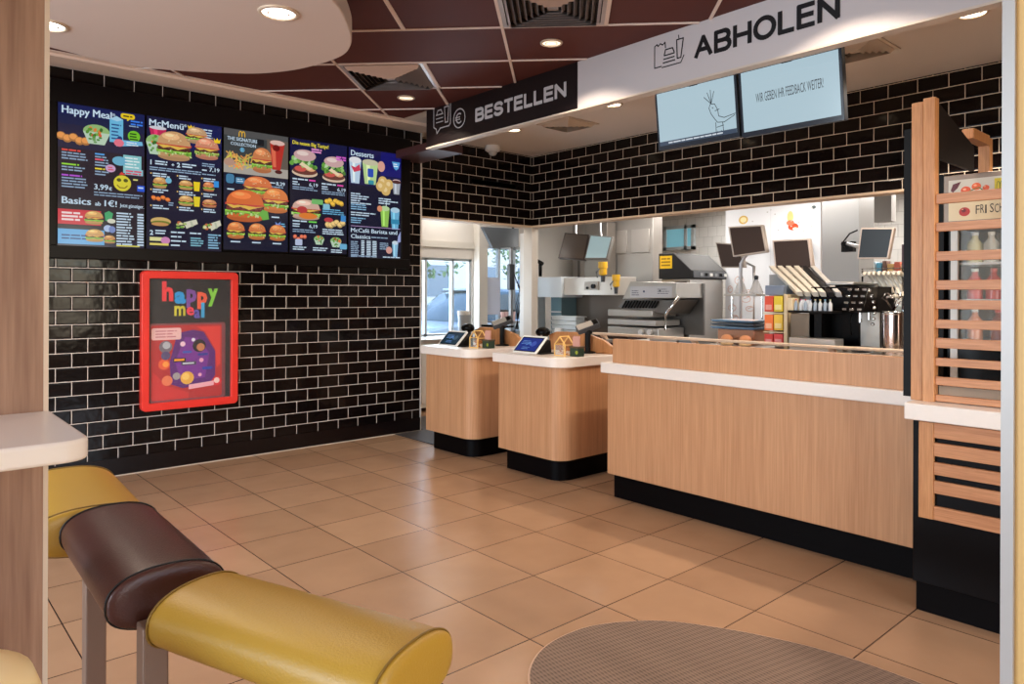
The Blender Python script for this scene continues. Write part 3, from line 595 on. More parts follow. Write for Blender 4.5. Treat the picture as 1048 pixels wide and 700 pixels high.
def d2(c):
    c.rect(0, 0, 100, 60, (20, 24, 60)); c.rect(55, 0, 45, 40, (18, 26, 84))
    c.text(3, 12.5, 12.5, 'McMenü', WT, .03, w=44); c.text(48, 8, 5, '®', WT, .01); c.crown(53, 4, 9, 6); c.words(63, 7, 24, 1, 3, 1.8, WT, .05); c.words(76, 11, 12, 3, 3.4, 1.6, WT)
    c.cup(14, 22, 22, 20, (196, 40, 90), (215, 215, 225)); c.salad(11, 38, 24, 30); c.burger(35, 37, 46, 42, (208, 160, 112)); c.burger(65, 18, 30, 24, (200, 160, 120)); c.burger(79, 35, 34, 32, (214, 140, 110), green=(150, 170, 80)); c.crown(88, 18, 10, 7)
    c.text(4, 66, 9, '1', WT, .03); c.words(10, 60, 18, 2, 3.4, 1.8, WT); c.text(31, 66, 7, '+', WT, .03); c.text(38, 66, 9, '2', WT, .03); c.words(45, 60, 20, 2, 3.4, 1.8, WT); c.words(72, 56, 20, 2, 3, 1.5, WD); c.text(82, 67, 8, '7,19', WT, .03, w=14); c.words(72, 65, 9, 1, 3, 1.8, WT)
    c.words(3, 69, 76, 2, 3, 1.5, WD, .15); c.words(72, 71, 26, 1, 3, 1.5, WD)
    for j, yy in enumerate((77, 99, 121)):
        for i, xx in enumerate((4, 38, 71)):
            c.rect(xx, yy, 1.6, 2, (240, 200, 120)); c.words(xx + 3, yy, 22, 2, 3.2, 1.7, WT, .5)
    c.burger(16, 90, 18, 16, (210, 160, 100)); c.ell(27, 86, 4, 4, (120, 190, 220)); c.burger(50, 90, 19, 14, (212, 162, 100)); c.poly([(60, 84), (61, 97), (68, 97), (69, 84)], (244, 214, 30)); c.burger(81, 89, 16, 14, (212, 130, 80)); c.rect(88, 80, 7, 9, (50, 150, 230))
    c.nuggets(17, 111, 24, 10, 4, (236, 130, 60)); c.words(27, 116, 8, 2, 3, 1.5, WD); c.burger(50, 112, 20, 15, (216, 166, 104)); c.poly([(60, 105), (61, 119), (68, 119), (69, 105)], (240, 214, 40)); c.burger(82, 113, 20, 12, (206, 140, 96), green=(180, 90, 60))
    c.ell(17, 143, 13, 5.5, (216, 180, 110)); c.ell(17, 145, 12, 3, (120, 130, 50)); c.ell(16, 147, 11, 2.5, (206, 150, 90)); c.wrap(52, 144, 28, 14); c.wrap(86, 144, 25, 16)
    c.text(3, 162, 9, '2', WT, .03); c.words(10, 155, 18, 2, 3.6, 1.8, WT); c.rect(3, 165, 22, 5, (230, 226, 160)); c.ell(23, 169, 6, 5, (214, 140, 190)); c.rect(3, 173, 24, 3, (230, 214, 110)); c.words(30, 156, 20, 4, 6, 2, WT, .5); c.words(55, 156, 18, 1, 4, 2, WT); c.words(56, 163, 18, 4, 3.4, 1.8, (130, 190, 210)); c.words(80, 157, 18, 6, 3.7, 2, (140, 190, 220))
menu_screen(1, 'lit menu screen with three rows of small burgers, second from the left', (22, 20, 46), d2)
def d3(c):
    c.rect(0, 0, 100, 66, (62, 66, 66)); c.rect(0, 50, 100, 16, (176, 168, 158)); c.rect(0, 0, 100, 10, (84, 84, 84)); c.rect(66, 8, 34, 44, (104, 92, 82))
    c.arches(22, 2, 10, 8); c.text(5, 17, 7.5, 'THE SIGNATURE', WT, .02, w=46); c.text(10, 24, 6.5, 'COLLECTION', WT, .02, w=38); c.text(24, 33, 9, '®', (120, 200, 240), .02)
    c.poly([(50, 10), (50, 20), (61, 20), (61, 10)], (24, 26, 30)); c.fries(24, 44, 42, 24, 34); c.ell(8, 50, 8, 6, (190, 150, 130)); c.burger(58, 42, 32, 40, (210, 130, 80), tall=1); c.poly([(70, 12), (74, 54), (87, 54), (94, 12)], (190, 50, 40)); c.poly([(72, 20), (75, 50), (80, 50), (79, 20)], (232, 110, 80)); c.ell(82, 12, 12, 4, (230, 190, 180)); c.ell(80, 20, 6, 5, (120, 16, 16)); c.ell(84, 57, 6, 3, (80, 20, 20))
    c.rr(3, 68, 12, 14, 4, (70, 130, 170)); c.rr(17, 72, 14, 9, 2, (70, 130, 170)); c.words(19, 74, 10, 2, 3, 1.4, WT); c.text(80, 78, 8, '8,29', WT, .03, w=14); c.words(70, 74, 9, 1, 3, 1.6, WT); c.words(70, 80, 28, 1, 3, 1.6, WD)
    c.burger(51, 84, 46, 34, (222, 120, 66), patty=(110, 50, 44)); c.burger(79, 102, 42, 40, (226, 130, 66), patty=(110, 50, 44)); c.burger(31, 114, 60, 50, (222, 110, 50), patty=(120, 52, 48), seeds=False); c.words(4, 90, 12, 1, 3, 2, WT); c.poly([(52, 124), (58, 134), (68, 132), (66, 120), (58, 118)], (110, 180, 70))
    c.words(72, 127, 18, 1, 3, 2, WT); c.poly([(78, 135), (80, 145), (84, 145), (87, 134), (82, 138)], (120, 150, 220)); c.words(87, 137, 9, 2, 3.4, 1.8, (120, 190, 230))
    for x in (17, 49, 81): c.burger(x, 152, 27, 26, (220, 130, 70), green=(140, 180, 60)); c.words(x - 8, 168, 16, 1, 3, 2, WT, .2)
menu_screen(2, 'lit menu screen with three large burgers, the middle one of the five', (14, 18, 44), d3)
def d4(c):
    c.rect(0, 0, 100, 50, (16, 20, 66)); c.text(4, 9, 8.5, 'Die neuen Big Tastys!', (244, 226, 60), .03, w=62)
    for bx, by, w, h, tg in ((25, 36, 50, 46, 78), (76, 40, 47, 44, 80)):
        c.ell(bx, by + h * .36, w * .44, h * .16, (222, 196, 170)); c.ell(bx, by + h * .30, w * .42, h * .14, (110, 60, 50)); c.ell(bx - w * .15, by + h * .24, w * .2, h * .10, (214, 90, 80)); c.ell(bx + w * .2, by + h * .22, w * .16, h * .08, (240, 180, 130))
        for k in range(26): c.ell(bx + w * random.uniform(-.46, .46), by + h * random.uniform(-.14, .16), w * .08, h * .07, random.choice([(110, 170, 70), (150, 200, 110), (80, 130, 50), (190, 220, 170)]), n=7, rot=random.random() * 3)
        c.poly([(bx - w * .1, by), (bx + w * .25, by + h * .2), (bx + w * .15, by + h * .26), (bx - w * .2, by + h * .1)], (240, 220, 180)); c.ell(bx, by - h * .24, w * .38, h * .2, (210, 170, 170)); c.ell(bx - w * .08, by - h * .3, w * .2, h * .08, (236, 214, 206))
    c.words(36, 12, 18, 2, 4, 2.6, (230, 150, 210), .1); c.words(80, 19, 18, 2, 4, 2.6, (220, 100, 210), .1)
    for x, y in ((4, 63), (54, 66)):
        c.words(x, y, 26, 1, 3, 2.2, WT, .1); c.rect(x + 28, y, 11, 2.4, (236, 80, 180)); c.words(x, y + 5, 12, 2, 3.6, 1.8, WT); c.text(x + 28, y + 11, 8, '6,19', WT, .03, w=15); c.words(x, y + 13, 44, 2, 3.2, 1.5, WD)
    c.burger(27, 112, 50, 34, (216, 176, 160), green=(120, 180, 70), seeds=False); c.ell(20, 113, 9, 6, (190, 60, 60)); c.ell(30, 122, 16, 5, (230, 130, 50)); c.rr(36, 94, 20, 8, 2, (120, 190, 110))
    c.words(4, 130, 26, 1, 3, 2.2, WT, .1); c.rect(31, 130, 14, 2.4, (120, 220, 90)); c.words(4, 135, 12, 2, 3.6, 1.8, WT); c.text(32, 141, 8, '6,19', WT, .03, w=14); c.words(4, 144, 40, 2, 3.2, 1.5, WD)
    c.nuggets(76, 96, 34, 14, 6, (240, 190, 70)); c.rr(56, 100, 12, 10, 2, (140, 200, 220)); c.words(55, 108, 42, 3, 3.4, 1.7, (110, 180, 220)); c.ell(66, 126, 8, 4, (190, 60, 70)); c.nuggets(78, 132, 36, 16, 6, (236, 200, 130)); c.rect(88, 117, 9, 10, (60, 140, 210)); c.words(55, 141, 42, 3, 3.4, 1.7, WT)
    c.nuggets(16, 158, 22, 12, 4, (230, 120, 90)); c.rr(8, 160, 12, 10, 2, (190, 200, 230)); c.salad(49, 160, 18, 16); c.salad(79, 162, 20, 18); c.rr(86, 164, 13, 9, 2, (110, 180, 220)); c.words(4, 172, 24, 2, 3.4, 1.7, WT); c.words(38, 172, 26, 2, 3.4, 1.7, WT); c.words(70, 174, 26, 2, 3.4, 1.7, WT)
menu_screen(3, 'lit menu screen with a yellow heading and two large open burgers, fourth from the left', (16, 16, 40), d4)
def d5(c):
    c.rect(0, 0, 100, 60, (16, 18, 76)); c.rect(60, 0, 40, 40, (18, 20, 110)); c.text(4, 13, 12.5, 'Desserts', WT, .03, w=42)
    c.poly([(82, 14), (86, 25), (90, 28), (95, 25), (98, 14)], (90, 170, 230)); c.words(85, 17, 10, 2, 3.6, 1.6, (240, 250, 255))
    c.cup(12, 36, 22, 44, (190, 214, 236)); c.poly([(4, 30), (10, 40), (22, 36), (20, 26), (12, 32)], (214, 60, 90)); c.cup(40, 36, 30, 42, (190, 220, 150), (206, 200, 170)); c.rr(35, 31, 11, 14, 2, (36, 80, 190)); c.rr(36, 50, 11, 7, 2, (50, 150, 170)); c.ell(61, 25, 7, 9, (226, 166, 150))
    for x, y in ((64, 50), (76, 54), (70, 64), (60, 58)): c.ell(x, y, 9, 9, (222, 184, 110)); c.ell(x - 1, y - 1, 4, 4, (240, 214, 160))
    c.cup(91, 56, 16, 26, (170, 176, 186), (230, 200, 200)); c.ell(91, 48, 9, 3, (80, 40, 40))
    c.words(4, 74, 42, 5, 3.8, 1.9, WT, .6); c.words(56, 78, 42, 3, 3.8, 1.9, WT, .5); c.words(4, 92, 38, 3, 3.6, 1.8, (140, 190, 226), .5); c.words(4, 105, 46, 2, 3.8, 1.8, WT, .5); c.words(4, 114, 30, 3, 3.6, 1.8, (140, 190, 226), .5)
    c.cup(68, 108, 18, 36, (150, 200, 90), (190, 220, 160)); c.line([(70, 92), (72, 80)], 1.2, (220, 240, 240)); c.ell(58, 96, 5, 5, (230, 150, 110)); c.cup(88, 110, 18, 38, (110, 180, 220), (180, 214, 236)); c.poly([(80, 112), (96, 112), (97, 120), (80, 120)], (50, 140, 180))
    c.rect(4, 127.5, 94, .9, (190, 160, 210)); c.text(4, 138, 9.5, 'McCafé Barista und', WT, .03, w=88); c.text(4, 148, 9.5, 'Classics', WT, .03, w=36); c.words(42, 144, 44, 1, 3, 1.8, WD)
    c.words(4, 153, 16, 9, 3, 1.5, WD); c.words(23, 151, 6, 10, 2.8, 1.8, WT, .05); c.words(33, 151, 8, 10, 2.8, 1.8, WT, .05); c.words(44, 151, 8, 10, 2.8, 1.8, WT, .05); c.words(58, 153, 18, 4, 3.2, 1.6, WD); c.cup(88, 162, 12, 28, (140, 190, 226), (210, 226, 240)); c.ell(76, 165, 6, 6, (220, 160, 150)); c.poly([(94, 140), (99, 132), (99, 150), (92, 152)], (160, 170, 220)); c.words(64, 176, 34, 1, 3, 1.8, WT, .1); c.words(4, 176, 50, 1, 3, 1.6, WD, .1)
menu_screen(4, 'lit menu screen headed Desserts at the right end of the menu', (14, 16, 44), d5)

# ================================================================== red framed poster case
PXA, PXB, PZA, PZB = 1.507, 2.228, .455, 1.515
t = thing('display_case', 'upright display case with a bright red rounded frame on the black tiles', 'display case', ((PXA + PXB) / 2, WY, PZA))
RED = mat('red_frame', (226, 50, 40), .35)
fr = MB(); o_ = rrect(PXA, PZA, PXB, PZB, .035, 6); i_ = rrect(PXA + .055, PZA + .058, PXB - .055, PZB - .058, .006, 6); n = len(o_)
for y in (WY - .055, WY - .001):
    pass
vo0 = [fr.bm.verts.new((p[0], WY - .055, p[1])) for p in o_]; vi0 = [fr.bm.verts.new((p[0], WY - .055, p[1])) for p in i_]
vo1 = [fr.bm.verts.new((p[0], WY - .001, p[1])) for p in o_]; vi1 = [fr.bm.verts.new((p[0], WY - .001, p[1])) for p in i_]
for k in range(n):
    j = (k + 1) % n; fr.bm.faces.new([vo0[k], vo0[j], vi0[j], vi0[k]]); fr.bm.faces.new([vo0[k], vo1[k], vo1[j], vo0[j]]); fr.bm.faces.new([vi0[k], vi0[j], vi1[j], vi1[k]])
obj('frame', fr, RED, t, bev=.006, seg=3)
obj('back_panel', MB().box((PXA + .05, WY - .03, PZA + .05), (PXB - .05, WY - .008, PZB - .05)), mat('case_black', (22, 14, 16), .25), t)
PW = (PXB - PXA) * 100; cv = Canvas(PW, 106, .01)
X = lambda px: (px - 70) / 390 * (PW) ; Yv = lambda py, px=250: (py - (70 + (px - 70) * .03)) / (597 + (px - 70) * -.13) * 106
def letter(ch, px, py, ph, col, wpx): cv.text(X(px), Yv(py, px), (Yv(py, px) - Yv(py - ph, px)) / .72, ch, col, .05 if ph > 62 else .03, w=wpx / 390 * PW)
for a in (('h', 150, 195, 78, (228, 54, 60), 44), ('a', 198, 206, 66, (40, 150, 214), 46), ('p', 246, 200, 72, (120, 70, 150), 42), ('p', 290, 208, 66, (232, 90, 60), 42), ('y', 334, 196, 70, (130, 200, 60), 42), ('m', 198, 260, 60, (200, 190, 50), 44), ('e', 246, 258, 50, (226, 60, 80), 32), ('a', 276, 270, 50, (90, 80, 170), 26), ('l', 306, 268, 62, (60, 160, 210), 14)): letter(*a)
# picture panel
x0, x1, y0, y1 = X(104), X(408), Yv(292), Yv(618)
cv.rr(x0, y0, x1 - x0, y1 - y0, 2, (120, 60, 66)); cv.rr(x0 + .8, y0 + 1.5, x1 - x0 - 3.5, y1 - y0 - 3, 1.5, (176, 40, 40)); w, h = x1 - x0, y1 - y0
P2 = lambda a, b: (x0 + a * w, y0 + b * h)
cv.poly([P2(.40, .12), P2(.33, .2), P2(.25, .5), P2(.27, .78), P2(.42, .84), P2(.78, .80), P2(.86, .7), P2(.86, .38), P2(.7, .12), P2(.55, .09)][::1], (88, 30, 110)); cv.poly([P2(.45, .18), P2(.32, .5), P2(.40, .74), P2(.72, .72), P2(.78, .40), P2(.62, .20)], (116, 44, 140))
cv.poly([P2(.60, .05), P2(.93, .05), P2(.93, .55), P2(.88, .60), P2(.86, .36), P2(.72, .12)], (214, 54, 46)); cv.poly([P2(.03, .60), P2(.22, .80), P2(.5, .90), P2(.5, .97), P2(.03, .97)], (200, 46, 44)); cv.rr(*P2(.02, .06), w * .38, h * .15, 1.5, (226, 180, 176)); cv.words(*P2(.07, .09), w * .28, 3, 2.2, 1.0, (190, 120, 130))
for a, b, r, col in ((.2, .3, .085, (110, 100, 110)), (.21, .28, .05, (170, 170, 176)), (.18, .52, .075, (224, 90, 50)), (.2, .52, .04, (240, 150, 60)), (.22, .73, .07, (228, 120, 80)), (.2, .41, .06, (80, 70, 110)), (.64, .30, .09, (26, 18, 24)), (.66, .32, .055, (190, 120, 80)), (.48, .71, .09, (228, 168, 70)), (.46, .69, .05, (240, 196, 100)), (.34, .68, .05, (160, 150, 150)), (.42, .27, .035, (230, 190, 210)), (.67, .49, .03, (236, 160, 190)), (.65, .68, .025, (236, 160, 190)), (.56, .22, .025, (220, 214, 226)), (.88, .78, .065, (214, 40, 50)), (.88, .77, .04, (240, 200, 190))): cv.ell(x0 + a * w, y0 + b * h, r * w, r * w, col, n=14)
cv.rr(*P2(.30, .45), w * .16, h * .05, .6, (30, 24, 20)); cv.rect(*P2(.31, .46), w * .13, h * .025, (236, 150, 30)); cv.rr(*P2(.40, .50), w * .2, h * .045, .6, (70, 60, 80)); cv.rect(*P2(.42, .513), w * .15, h * .018, (200, 200, 210)); cv.rr(*P2(.42, .36), w * .12, h * .03, .6, (60, 80, 170)); cv.rr(*P2(.62, .40), w * .14, h * .03, .6, (50, 50, 140)); cv.rr(*P2(.68, .58), w * .14, h * .035, .6, (44, 60, 160)); cv.poly([P2(.5, .80), P2(.5, .86), P2(.84, .83), P2(.84, .77)], (236, 170, 180))
cv.build('graphic', PRINTG, t, facing_y(PXA, WY - .0305, PZB))
obj('glass', MB().box((PXA + .05, WY - .040, PZA + .05), (PXB - .05, WY - .037, PZB - .05)), mat('case_glass', (255, 255, 255), .04, alpha=.02), t)

# ================================================================== service counters
t = thing('service_counter', 'long beech service counter with a white edge and black plinth', 'counter', (3.9, -.3, 0))
CY0, CY1 = -3.3, 3.125
obj('front_panel', MB().box((3.64, CY0, .165), (4.28, CY1, .828)), BEECH, t, bev=.003)
obj('plinth', MB().box((3.70, CY0, 0), (4.24, CY1 - .01, .165)), KICK, t)
obj('worktop', MB().box((3.62, CY0, .828), (4.36, 3.172, .898)), SLAB, t, bev=.006, seg=3)
obj('upstand', MB().box((3.66, 1.24, .898), (3.70, 3.10, 1.055)), BEECH, t, bev=.003)
# two till pods
def pod(y0, y1, label):
    t = thing('till_counter', label, 'counter', (3.9, (y0 + y1) / 2, 0), 0, 'till counters')
    P_ = lambda d: [(x, y) for x, y in rrect(3.615 + d, y0 + d, 4.30, y1 - d * .3, .11, 8, (0, 0, 1, 0))]
    obj('body', MB().prism(P_(0), .165, .828), BEECH, t, smooth=30)
    obj('plinth', MB().prism(P_(.07), 0, .165), KICK, t, smooth=30)
    obj('worktop', MB().prism(rrect(3.575, y0 - .03, 4.36, y1 + .03, .15, 8, (0, 0, 1, 0)), .828, .898), SLAB, t, smooth=30, bev=.005)
    # wavy upstand at the back
    top = [(y1 - .02, 1.02), (y1 - .10, 1.045), (y1 - .3, 1.05), (y0 + .30, 1.045), (y0 + .20, 1.035), (y0 + .06, 1.0), (y0 - .02, .955)]
    obj('upstand', MB().prism_x([(y1 - .02, .898)] + top + [(y0 - .02, .898)], 4.14, 4.17), BEECHO, t, bev=.003)
    return t
pod(3.535, 4.20, 'till counter with rounded corner, next to the long service counter')
pod(4.535, 5.17, 'till counter with rounded corner, the one farther back near the tiled wall')

def tablet(x, y, label, light):
    t = thing('order_tablet', label, 'tablet', (x, y, .898), 0, 'payment tablets on the till counters')
    M = facing_x(x, y + .13, .905 + .128, R(-46))
    obj('casing', MB().prism(rrect(-.005, -.165, .255, .005, .014, 4), -.014, 0, M), WHITEP, t, bev=.003)
    cv = Canvas(100, 62, .0024); cv.rect(3, 3, 96, 60, (12, 14, 24)); cv.rect(7, 7, 88, 52, light)
    cv.words(16, 18, 40, 3, 6, 2.5, (110, 150, 210)); cv.ell(70, 30, 11, 11, tuple(min(255, c + 40) for c in light)); cv.words(30, 44, 40, 2, 6, 3, (90, 130, 190)); cv.line([(40, 36), (52, 24), (60, 36)], 3, (100, 150, 220))
    cv.build('display', SCREEN, t, M @ Matrix.Translation((.002, -.006, .0006)))
    obj('stand', MB().prism_y([(x + .0, .899), (x + .14, .899), (x + .13, 1.0), (x + .10, .99)], y - .03, y + .03).box((x - .0, y - .06, .899), (x + .14, y + .06, .908)), BLACKM, t, bev=.003)
tablet(3.72, 3.90, 'tilted white tablet with a lit blue screen on the nearer till counter', (26, 50, 140))
tablet(3.72, 4.85, 'tilted white tablet with a dark teal screen on the farther till counter', (20, 50, 66))
def house(x, y, label):
    t = thing('donation_box', label, 'donation box', (x, y, .898), 0, 'house shaped donation boxes')
    w, h, hr = .055, .085, .145; b = .007
    def fr_(xx):
        m = MB()
        out = [(-w, 0), (-w, h), (0, hr), (w, h), (w, 0)]; inn = [(-w + b, b), (-w + b, h - b * .4), (0, hr - b * 1.5), (w - b, h - b * .4), (w - b, b)]
        for k in range(5):
            j = (k + 1) % 5
            m.prism_x([(y + out[k][0], .899 + out[k][1]), (y + out[j][0], .899 + out[j][1]), (y + inn[j][0], .899 + inn[j][1]), (y + inn[k][0], .899 + inn[k][1])], xx, xx + .008)
        return m
    obj('front_frame', fr_(x), mat('pale_wood_frame', (246, 200, 120), .5), t); obj('back_frame', fr_(x + .09), mat('pale_wood_frame'), t)
    obj('ridge', MB().box((x + .008, y - .004, .899 + hr - .008), (x + .09, y + .004, .899 + hr)).box((x + .008, y - w, .899 + h - .006), (x + .09, y - w + .006, .899 + h)).box((x + .008, y + w - .006, .899 + h - .006), (x + .09, y + w, .899 + h)), mat('pale_wood_frame'), t)
    mbx = MB()
    for k in range(16): mbx.lathe([(0, 0), (.011, 0), (.011, .003), (0, .003)], seg=10, M=Matrix.Translation((x + .02 + .06 * random.random(), y + random.uniform(-.035, .035), .906 + .0035 * k)) @ Matrix.Rotation(random.uniform(-.5, .5), 4, 'X'))
    obj('coins', mbx, mat('coin_copper', (206, 130, 60), .35, metal=.6), t, smooth=30)
    obj('pane', MB().box((x + .002, y - w + b, .907), (x + .005, y + w - b, .899 + h - .006)), GLASS, t)
def charity(x, y, label):
    t = thing('collection_cup', label, 'box', (x, y, .898), 0, 'small green boxes with pink paper')
    obj('box', MB().box((x, y - .04, .899), (x + .07, y + .04, .96)), mat('dark_green_card', (44, 62, 48), .5), t, bev=.003)
    obj('lid', MB().box((x - .004, y - .044, .96), (x + .074, y + .044, .972)), mat('brown_card', (90, 70, 50), .5), t, bev=.002)
    obj('leaflets', MB().box((x + .02, y - .036, .972), (x + .026, y + .030, 1.035)).box((x + .032, y - .03, .972), (x + .038, y + .036, 1.045)), mat('pink_leaflet', (214, 160, 146), .5), t)
    obj('emblem', MB().lathe([(0, 0), (.013, 0), (.013, .002), (0, .002)], seg=14, M=Matrix.Translation((x - .0005, y - .03, .93)) @ Matrix.Rotation(-pi / 2, 4, 'Y')), mat('lime_print', (150, 160, 40), .5), t)
house(3.735, 3.665, 'pale wooden house shaped donation box on the nearer till counter'); charity(3.78, 3.565, 'dark green box with pink paper beside the house box, nearer till counter')
house(3.735, 4.665, 'pale wooden house shaped donation box on the farther till counter'); charity(3.78, 4.565, 'dark green box with pink paper beside the house box, farther till counter')
def terminal(x, y, z, rz, label, grp='card terminals on stands'):
    t = thing('card_terminal', label, 'card terminal', (x, y, .898), 0, grp)
    obj('stand', MB().cyl((x, y, .899), (x, y, z - .03), .022).lathe([(0, 0), (.06, 0), (.06, .008), (.03, .014), (0, .014)], c=(x, y, .899)).cyl((x, y, z - .05), (x, y, z - .01), .035), BLACKM, t, smooth=40)
    M = Matrix.Translation((x, y, z)) @ Matrix.Rotation(rz, 4, 'Z') @ Matrix.Rotation(R(-20), 4, 'Y') @ Matrix.Rotation(R(28), 4, 'X')
    obj('body', MB().prism(rrect(-.09, -.042, .09, .042, .015, 4), -.02, .02, M), DGREY, t, bev=.005)
    obj('keypad', MB().prism(rrect(-.082, -.036, .04, .036, .006, 3), .02, .024, M), mat('terminal_silver', (176, 170, 162), .35, metal=.3), t)
    obj('display', MB().box((.045, -.03, .02), (.08, .03, .023), M), BLACKG, t)
terminal(4.10, 3.72, 1.10, R(-38), 'black and silver card terminal on a stand behind the nearer till counter')
terminal(4.10, 4.72, 1.10, R(-38), 'black and silver card terminal on a stand behind the farther till counter')
def scanner(x, y, label):
    t = thing('bar_code_scanner', label, 'scanner', (x, y, .898), 0, 'hand scanners on the till counters')
    obj('stand', MB().lathe([(0, 0), (.045, 0), (.04, .012), (.014, .02), (.012, .11), (0, .115)], c=(x, y, .899)), BLACKM, t, smooth=40)
    obj('head', MB().ball((x, y, 1.04), .06, sc=(1.0, 1.1, .7)), BLACKG, t, smooth=True); obj('grip', MB().tube([(x, y, 1.03), (x + .05, y + .05, 1.02), (x + .08, y + .09, .98)], .017), BLACKM, t, smooth=True)
    obj('window', MB().ball((x - .03, y - .02, 1.03), .02), mat('scanner_window', (180, 170, 160), .2), t, smooth=True)
scanner(4.06, 4.22 - .05, 'black hand scanner behind the tablet of the nearer till counter'); scanner(4.02, 5.10, 'black hand scanner behind the tablet of the farther till counter')
def monitor_back(x, y, z, label):
    t = thing('till_display', label, 'display', (x, y, .898), 0, 'flat dark till displays')
    obj('panel', MB().box((x, y - .16, z - .008), (x + .12, y + .16, z + .012)), BLACKG, t, bev=.003); obj('foot', MB().cyl((x + .06, y, .899), (x + .06, y, z - .008), .012), BLACKM, t)
monitor_back(4.18, 4.95, 1.055, 'flat black till display lying above the upstand of the farther till counter')
# dark rubber mat in the passage by the wall end
solo('floor_mat', MB().prism([(3.74, 5.24), (4.9, 5.24), (4.9, 6.5), (4.07, 6.5), (4.07, 5.86), (3.74, 5.86)], .001, .008), mat('dark_rubber', (58, 52, 50), .6, bump=.3, bscale=150), 'dark grey rubber mat in the passage beside the farther till counter', 'mat')

# ================================================================== slatted screen, black cabinet and fridge at the right
t = thing('display_counter', 'tall black base cabinet with white top and slatted beech door at the right', 'cabinet', (3.7, .2, 0))
obj('body', MB().box((3.345, -2.6, .125), (3.618, 1.155, .815)), BLACKG, t, bev=.003)
obj('plinth', MB().box((3.36, -2.6, 0), (3.618, 1.145, .125)), KICK, t)
obj('worktop', MB().box((3.29, -2.6, .822), (3.618, 1.172, .893)), SLAB, t, bev=.005, seg=3)
dr = obj('door', MB().box((3.322, 1.068, .409), (3.344, 1.125, .815)), BEECHO, t, bev=.002)
for a, b in [(.752, .815), (.676, .732), (.598, .650), (.520, .573), (.409, .466)]:
    obj('slat', MB().box((3.326, -.35, a), (3.343, 1.068, b)), BEECHH, dr, bev=.002)
t = thing('slatted_screen', 'tall beech post with horizontal slats standing on the white top at the right', 'screen', (3.4, .6, .893))
obj('post', MB().box((3.40, 1.137, .893), (3.44, 1.184, 2.19)), BEECHO, t, bev=.002); obj('post', MB().box((3.392, 1.088, .893), (3.44, 1.135, 2.20)), BEECHO, t, bev=.002)
for a, b in [(1.741, 1.784), (1.623, 1.66), (1.497, 1.537), (1.374, 1.414), (1.292, 1.33), (1.209, 1.246), (1.125, 1.167), (1.048, 1.083), (.966, 1.002), (.897, .925)]:
    obj('slat', MB().box((3.404, -.3, a), (3.426, 1.088, b)), BEECHH, t, bev=.002)
obj('side_panel', MB().prism_y([(3.44, .894), (3.465, .894), (3.465, 1.945), (3.94, 1.945), (3.94, 2.06), (3.44, 2.19)], 1.093, 1.11), mat('side_panel_black', (24, 17, 15), .6, spec=.2), t)
obj('back_board', MB().box((3.45, 1.19, .90), (3.49, 1.232, 2.09)), BLACKM, t)
obj('rear_post', MB().box((4.28, 1.118, 1.945), (4.33, 1.17, 2.16)).box((4.02, 1.118, 2.12), (4.28, 1.17, 2.17)), BEECHO, t, bev=.002)
# chilled display behind the slats
t = thing('chilled_display', 'grey chilled display with a salad sign behind the beech slats', 'fridge', (4.0, .6, .895))
FX = 3.97; mg = mat('fridge_frame', (150, 134, 122), .4, metal=.2)
obj('cabinet', MB().box((FX + .04, .02, .90), (4.36, 1.225, .93)).box((FX + .04, 1.195, .93), (4.36, 1.225, 1.90)).box((FX + .04, .02, .93), (4.36, .05, 1.90)).box((FX + .04, .02, 1.68), (4.36, 1.225, 1.93)).box((4.32, .05, .93), (4.36, 1.195, 1.68)), mat('fridge_inside', (38, 32, 30), .5), t, bev=.003)
obj('header', MB().box((FX, .02, 1.69), (FX + .04, 1.235, 1.94)), mg, t, bev=.004)
obj('rail', MB().box((FX + .01, 1.175, .90), (FX + .035, 1.205, 1.69)), STEELM, t)
cv = Canvas(104, 20, .01, bg=(232, 218, 184)); 
cv.rect(0, 0, 104, 9, (214, 214, 206))
for x, y, r, col in ((7.5, 5.5, 2.2, (226, 90, 50)), (12, 4, 2.0, (232, 110, 64)), (5.5, 8, 1.5, (206, 70, 44)), (7, 15.8, 2.4, (190, 50, 44)), (16, 5, 1.4, (226, 96, 60)), (6.7, 15.2, 1.0, (120, 30, 30))): cv.ell(x, y, r, r * .9, col); cv.ell(x - .5, y - .6, r * .35, r * .25, (246, 176, 140))
cv.line([(9, 6), (13, 4.5), (17, 8)], .4, (90, 120, 60)); cv.poly([(1, 5), (2, 2), (5.5, 1), (4, 4), (2, 6)], (100, 40, 50))
for k, ch in enumerate('FRISCH'): cv.text(11.8 + k * 1.95, 17.2 - .3 * (k % 2), 6.0, ch, (40, 34, 30), -.004, w=.6 if ch == 'I' else 1.6)
cv.rect(19.5, 1, 4.5, 7.5, (222, 204, 60)); cv.arches(20.2, 2.6, 3, 4.2, (120, 130, 40))
cv.build('sign', PRINT, t, facing_x(FX - .001, 1.212, 1.915))
obj('door', MB().box((FX + .036, .06, .94), (FX + .042, 1.17, 1.67)), GLASS, t)
obj('base', MB().box((FX + .02, .03, .90), (FX + .036, 1.22, 1.10)), BLACKG, t); obj('side_filler', MB().box((FX + .01, 1.236, .90), (4.34, 1.33, 1.95)), BLACKM, t)
for z in (1.12, 1.32, 1.50): obj('shelf', MB().box((FX + .06, .06, z), (4.31, 1.18, z + .012)), STEELM, t)
